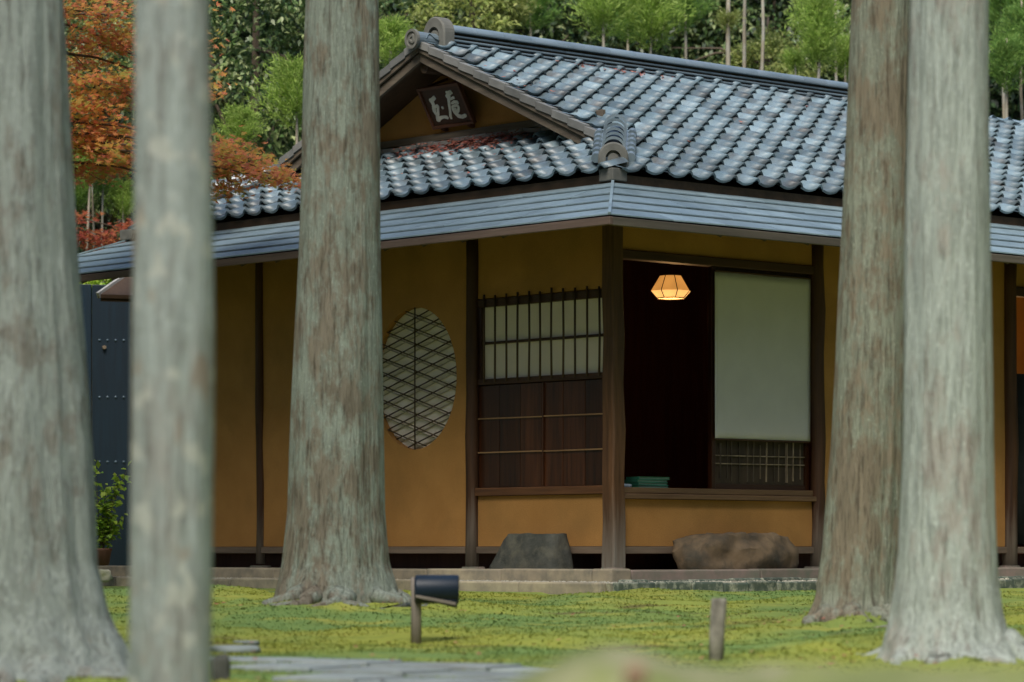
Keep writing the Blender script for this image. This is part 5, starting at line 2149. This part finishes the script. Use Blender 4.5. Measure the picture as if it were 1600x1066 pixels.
# young cedars with feathery tufts
def cedar_tuft(name, n_br, seed, w=0.5, h=1.0, size=0.085):
    """branchlets rise from the stem and fan out; each carries needle sprays on both sides"""
    global RNG
    RNG = np.random.default_rng(seed)
    Ps, Ds, Ns, Ss = [], [], [], []
    for b in range(n_br):
        f = RNG.uniform(0, 1) ** 0.8
        z0 = f * h * 0.8
        az = RNG.uniform(0, 6.283)
        ln = w * (1.05 - 0.65 * f) * RNG.uniform(0.6, 1.1)
        up = RNG.uniform(0.35, 0.9)
        d = np.array([math.cos(az), math.sin(az), up])
        d /= np.linalg.norm(d)
        for k in range(34):
            t = (k + 1) / 34
            p = np.array([0, 0, z0]) + d * ln * 1.15 * t + np.array([0, 0, 0.25 * ln * t * t])
            q = d * 0.9 + RNG.normal(0, 0.55, 3) + np.array([0, 0, 0.25])
            Ps.append(p + RNG.normal(0, 0.025, 3))
            Ds.append(q)
            Ns.append(RNG.normal(0, 1, 3))
            Ss.append(size * RNG.uniform(0.7, 1.5))
    V, F = leaves_at(np.array(Ps), np.array(Ds), np.array(Ns), np.array(Ss), asp=0.16, fold=0.02)
    return np_mesh(name, V, F)


TUFT = [cedar_tuft('crown', 110, 81), cedar_tuft('crown', 150, 82, 0.62, 1.15), cedar_tuft('crown', 45, 83, 0.42, 0.55)]
for t_ in TUFT:
    t_.materials.append(M['cedar_leaf'])


def young_cedar(label, px, crowns, Y, trunk_w, top_py, mat='cedar_leaf', group='young cedars behind the ridge', trunk_mat='pale_trunk'):
    """crowns: (bottom row, height in pixels, tuft index)"""
    b = at(px, 200, Y)
    bz_ = hill_z(b.x, b.y) - 0.1
    root = empty('young_cedar', (b.x, b.y, bz_))
    tag(root, label, 'tree', group)
    ztop = at(px, top_py, Y).z - bz_
    r = trunk_w / 2 * Y / FPX
    random.seed(int(px * 3 + Y))
    wob = [random.uniform(-.03, .03) for _ in range(6)]
    MB().tube([(wob[i], wob[5 - i] * .5, ztop * i / 5) for i in range(6)], [r * 1.15, r * 1.1, r * 1.05, r, r * .9, r * .55], 8).build('trunk', trunk_mat, root, smooth=True)
    hs = [0.8 * 1.35, 0.92 * 1.35, 0.44 * 1.6]
    for (pyb, hpx, idx) in crowns:
        zb_ = at(px, pyb, Y).z - bz_
        sc = hpx * Y / FPX / hs[idx]
        me = TUFT[idx]
        o = bpy.data.objects.new('crown', me)
        COL.objects.link(o)
        o.parent = root
        o.location = (wob[3], 0, zb_)
        o.scale = (sc * 1.3, sc * 1.3, sc * 1.15)
        o.rotation_euler = (0, 0, px * .7)
        if mat != 'cedar_leaf':
            o.material_slots[0].link = 'OBJECT'
            o.material_slots[0].material = M[mat]
    return root


yc = [
    ('bright young cedar left of the ridge end tile beside the brown trunk', 608, [(108, 80, 0)], 31.5, 7, 60, 'cedar_leaf'),
    ('young cedar with two thin stems, first right of the ridge end tile', 795, [(50, 85, 0)], 37.0, 5, -10, 'pale_leaf'),
    ('young cedar second right of the ridge end tile', 832, [(52, 90, 0)], 37.6, 5, -10, 'cedar_leaf_d'),
    ('bushy young cedar third right of the ridge end tile', 945, [(62, 100, 1)], 36.0, 6, -10, 'cedar_leaf'),
    ('young cedar with a pale stem in the middle of the ridge', 984, [(72, 70, 0)], 37.2, 5, 0, 'cedar_leaf_d'),
    ('dense young cedar just left of the ridge middle', 1018, [(82, 110, 1)], 36.2, 5, -20, 'cedar_leaf'),
    ('umbrella-shaped young cedar left of the bare poles', 1073, [(55, 80, 1)], 36.6, 6, -10, 'cedar_leaf_d'),
    ('pole trunk with one small yellowish tuft', 1141, [(55, 40, 2)], 36.0, 8, -120, 'pale_leaf'),
    ('greyish bare pole trunk in the middle of three', 1164, [(-60, 80, 1)], 37.0, 6.5, -120, 'cedar_leaf_d'),
    ('bare leaning pole trunk rightmost of three', 1190, [(-50, 80, 1)], 36.5, 6, -120, 'cedar_leaf'),
    ('large bushy young cedar left of the touching trunks', 1280, [(92, 100, 1), (110, 55, 2)], 35.6, 6, -10, 'cedar_leaf'),
    ('low young cedar filling beside the large bushy one', 1240, [(118, 42, 2)], 36.0, 5, 90, 'cedar_leaf'),
    ('low young cedar against the brown striped trunk', 1318, [(125, 70, 1)], 36.4, 5, 60, 'cedar_leaf'),
    ('thin pale pole behind the large bushy cedar', 1305, [(-40, 60, 0)], 38.5, 4.5, -60, 'cedar_leaf_d'),
    ('young cedar with forked stem at the right edge', 1571, [(150, 90, 1)], 35.5, 6, 60, 'cedar_leaf_d'),
    ('pale pole cedar cut by the right frame edge', 1599, [(110, 100, 1)], 36.0, 5.5, 0, 'cedar_leaf_d'),
    ('young cedar high at the right edge', 1566, [(70, 120, 1)], 37.5, 5, -60, 'cedar_leaf_d'),
    ('thin stemmed young cedar under the maple, leftmost', 140, [(300, 70, 1)], 31.0, 5, 240, 'cedar_leaf'),
    ('thin pale stemmed young cedar under the maple, middle', 146, [(285, 60, 0)], 31.5, 4.5, 240, 'cedar_leaf'),
    ('thin brown stemmed young cedar under the maple, right', 162, [(300, 75, 1)], 31.2, 4.5, 230, 'cedar_leaf_d'),
    ('light green feathery cedar under the glossy evergreen', 372, [(240, 72, 1)], 30.6, 6, 180, 'cedar_leaf'),
    ('light green feathery cedar left of the brown and green trunk', 462, [(205, 110, 1)], 31.0, 6, 120, 'cedar_leaf'),
    ('low feathery cedar beside the tile corner at left', 195, [(345, 60, 1)], 31.3, 5, 300, 'cedar_leaf'),
    ('low feathery cedar behind the leftmost trunk edge', 112, [(345, 80, 1)], 31.6, 5, 280, 'cedar_leaf_d'),
]
for (lb, px, crowns, Y, tw, tp, mt_) in yc:
    young_cedar(lb, px, crowns, Y, tw, tp, mt_)


# maples
def star_cloud(name, P, Nrm, size):
    n = len(P)
    Vs = np.zeros((n, len(STAR), 3))
    for i in range(n):
        q = Vector(Nrm[i]).to_track_quat('Z', 'Y').to_matrix() @ Matrix.Rotation(float(RNG.uniform(0, 6.28)), 3, 'Z')
        Vs[i] = STAR @ (np.array(q) * size[i]).T + P[i]
    k = len(STAR)
    tri = np.array([(0, j, j + 1) for j in range(1, k - 1)])
    F = (tri[None] + (np.arange(n) * k)[:, None, None]).reshape(-1, 3)
    return np_mesh(name, Vs.reshape(-1, 3), F)


def maple(label, base, sprays, mat, seed, leaf=0.045, trunk_r=0.07):
    """sprays: (world centre, half width x, half depth, half height, leaves) - flat layered fans of leaves on a twig"""
    global RNG
    RNG = np.random.default_rng(seed)
    random.seed(seed)
    root = empty('maple_tree', base)
    tag(root, label, 'tree')
    b = Vector(base)
    ztop = max(Vector(q[0]).z for q in sprays) - b.z
    fx = lambda z: Vector((0.06 * math.sin(z * 1.3), 0.05 * math.sin(z * 0.9), z))
    MB().tube([fx(ztop * i / 8 - 0.05) for i in range(9)], [trunk_r * (1 - .09 * i) for i in range(9)], 9).build('trunk', 'ceder_twig', root, smooth=True)
    P, Nn, S = [], [], []
    for (c, wx, wy, wz, n) in sprays:
        c = Vector(c) - b
        fork = fx(min(ztop, c.z + 0.22 * abs(c.x)))
        mid = fork.lerp(c, .5) + Vector((0, 0, .06))
        MB().tube([fork, mid, c, c + Vector((wx * .6, 0, -wz * .6))], [trunk_r * .2, trunk_r * .13, trunk_r * .07, trunk_r * .03], 6).build('limb', 'ceder_twig', root, smooth=True)
        n = int(n * 1.7)
        ncl = max(3, n // 26)
        for q in range(ncl):
            o = np.array(c) + np.array([RNG.uniform(-wx, wx), RNG.uniform(-wy, wy), RNG.normal(0, wz * .5)])
            for k in range(n // ncl):
                P.append(o + np.array([RNG.normal(0, .10), RNG.normal(0, .10), RNG.normal(0, .025)]))
                Nn.append(np.array([RNG.normal(0, .55), RNG.normal(-.5, .5), 1.0]))
                S.append(leaf * RNG.uniform(.6, 1.2))
    link_mesh('crown', star_cloud('crown', np.array(P), np.array(Nn), np.array(S)), mat, root)
    return root


mp = at(40, 868, 25.2)
spr = []
for (px, py, wpx, hpx, n, Y) in ((140, 20, 60, 40, 620, 25.0), (190, 70, 40, 30, 300, 25.3), (150, 130, 55, 16, 300, 25.0), (200, 150, 35, 20, 240, 25.3), (130, 165, 40, 22, 320, 24.8), (175, 205, 45, 26, 420, 25.0),
                                 (140, 225, 40, 22, 360, 25.0), (120, 90, 25, 30, 240, 25.5), (190, 250, 35, 22, 300, 24.8), (140, 272, 30, 16, 170, 25.2), (300, 245, 60, 20, 260, 24.6), (352, 235, 30, 16, 170, 24.4), (385, 255, 36, 13, 230, 24.2), (350, 275, 28, 20, 210, 24.4),
                                 (425, 272, 28, 10, 150, 24.0), (445, 284, 18, 8, 90, 23.9), (345, 300, 20, 12, 100, 24.5), (60, 120, 60, 60, 300, 25.6), (50, 260, 50, 40, 200, 25.2), (270, 130, 60, 40, 300, 25.4), (270, 40, 60, 50, 300, 25.6), (338, 132, 8, 16, 26, 26.0)):
    c = at(px, py, Y)
    spr.append((c, wpx * Y / FPX, 0.3, hpx * Y / FPX, n))
maple('orange autumn maple reaching over the left roof from behind the leftmost trunk', (mp.x, mp.y, -0.17), spr, 'maple', 91)
mp = at(95, 868, 30.4)
spr = []
for (px, py, wpx, hpx, n, Y) in ((140, 368, 40, 12, 150, 30.4), (185, 356, 30, 8, 80, 30.4), (120, 350, 25, 10, 70, 30.4), (150, 385, 40, 10, 110, 30.4)):
    c = at(px, py, Y)
    spr.append((c, wpx * Y / FPX, 0.25, hpx * Y / FPX, n))
maple('low red maple between the leftmost trunks above the eave', (mp.x, mp.y, -0.17), spr, 'maple_r', 92, leaf=0.05, trunk_r=0.05)

# hedge top seen between gate and eave
hg = at(150, 440, 30.2)
hedge_me = broadleaf_mesh('foliage', 60, 40, 0.06, clump_r=0.35, rad=(0.8, 0.25, 0.09), seed=99)
hd_ = empty('hedge', (hg.x, hg.y, -0.17))
tag(hd_, 'clipped bright hedge top showing just over the blue gate', 'hedge')
o = link_mesh('foliage', hedge_me, 'pot_leaf', hd_)
o.location = (0, 0, hg.z + 0.17)
MB().tube([(0, 0, 0), (0, 0, hg.z + 0.17)], 0.04, 7).build('stem', 'ceder_twig', hd_)

# potted plant
pp = at(158, 884, 25.6)
pot = empty('potted_plant', (pp.x, pp.y, pp.z))
tag(pot, 'bright green leafy plant in a brown pot before the blue gate', 'potted plant')
k_ = 25.6 / FPX
n = 18
prof = [(8, 0), (11, 2), (13.5, 20), (15, 24), (15, 27), (13, 27), (12.6, 22), (0.1, 22)]
vs = [(q[0] * k_ * 1.15 * math.cos(6.283 * i / n), q[0] * k_ * 1.15 * math.sin(6.283 * i / n), q[1] * k_) for q in prof for i in range(n)]
m = MB()
m.add(vs, [(j * n + i, j * n + (i + 1) % n, (j + 1) * n + (i + 1) % n, (j + 1) * n + i) for j in range(len(prof) - 1) for i in range(n)])
m.build('pot', 'terracotta', pot, smooth=True)
random.seed(40)
RNG = np.random.default_rng(40)
P, D, Nn, S = [], [], [], []
for k in range(11):
    tipx, tipz = random.uniform(-26, 50), random.uniform(70, 152)
    if k == 0:
        tipx, tipz = -8, 152
    if k == 1:
        tipx, tipz = 40, 148
    s = [Vector((0, 0, 22 * k_)), Vector((tipx * .35 * k_, random.uniform(-.05, .05), tipz * .55 * k_)), Vector((tipx * k_, random.uniform(-.1, .1), tipz * k_))]
    MB().tube(s, [0.006, 0.004, 0.002], 5).build('stem', 'ceder_twig', pot)
    for q in range(46):
        t_ = random.uniform(.25, 1.05)
        p = s[0].lerp(s[1], min(1, t_ * 2)) if t_ < .5 else s[1].lerp(s[2], (t_ - .5) * 2)
        P.append(np.array(p) + RNG.normal(0, .022, 3))
        D.append(np.array([RNG.normal(0, 1), RNG.normal(-.3, .8), RNG.normal(-.1, .5)]))
        Nn.append(np.array([RNG.normal(0, .4), RNG.normal(-.6, .4), 1]))
        S.append(RNG.uniform(.035, .075))
V, F = leaves_at(np.array(P), np.array(D), np.array(Nn), np.array(S), asp=.55)
link_mesh('foliage', np_mesh('foliage', V, F), 'pot_leaf', pot)
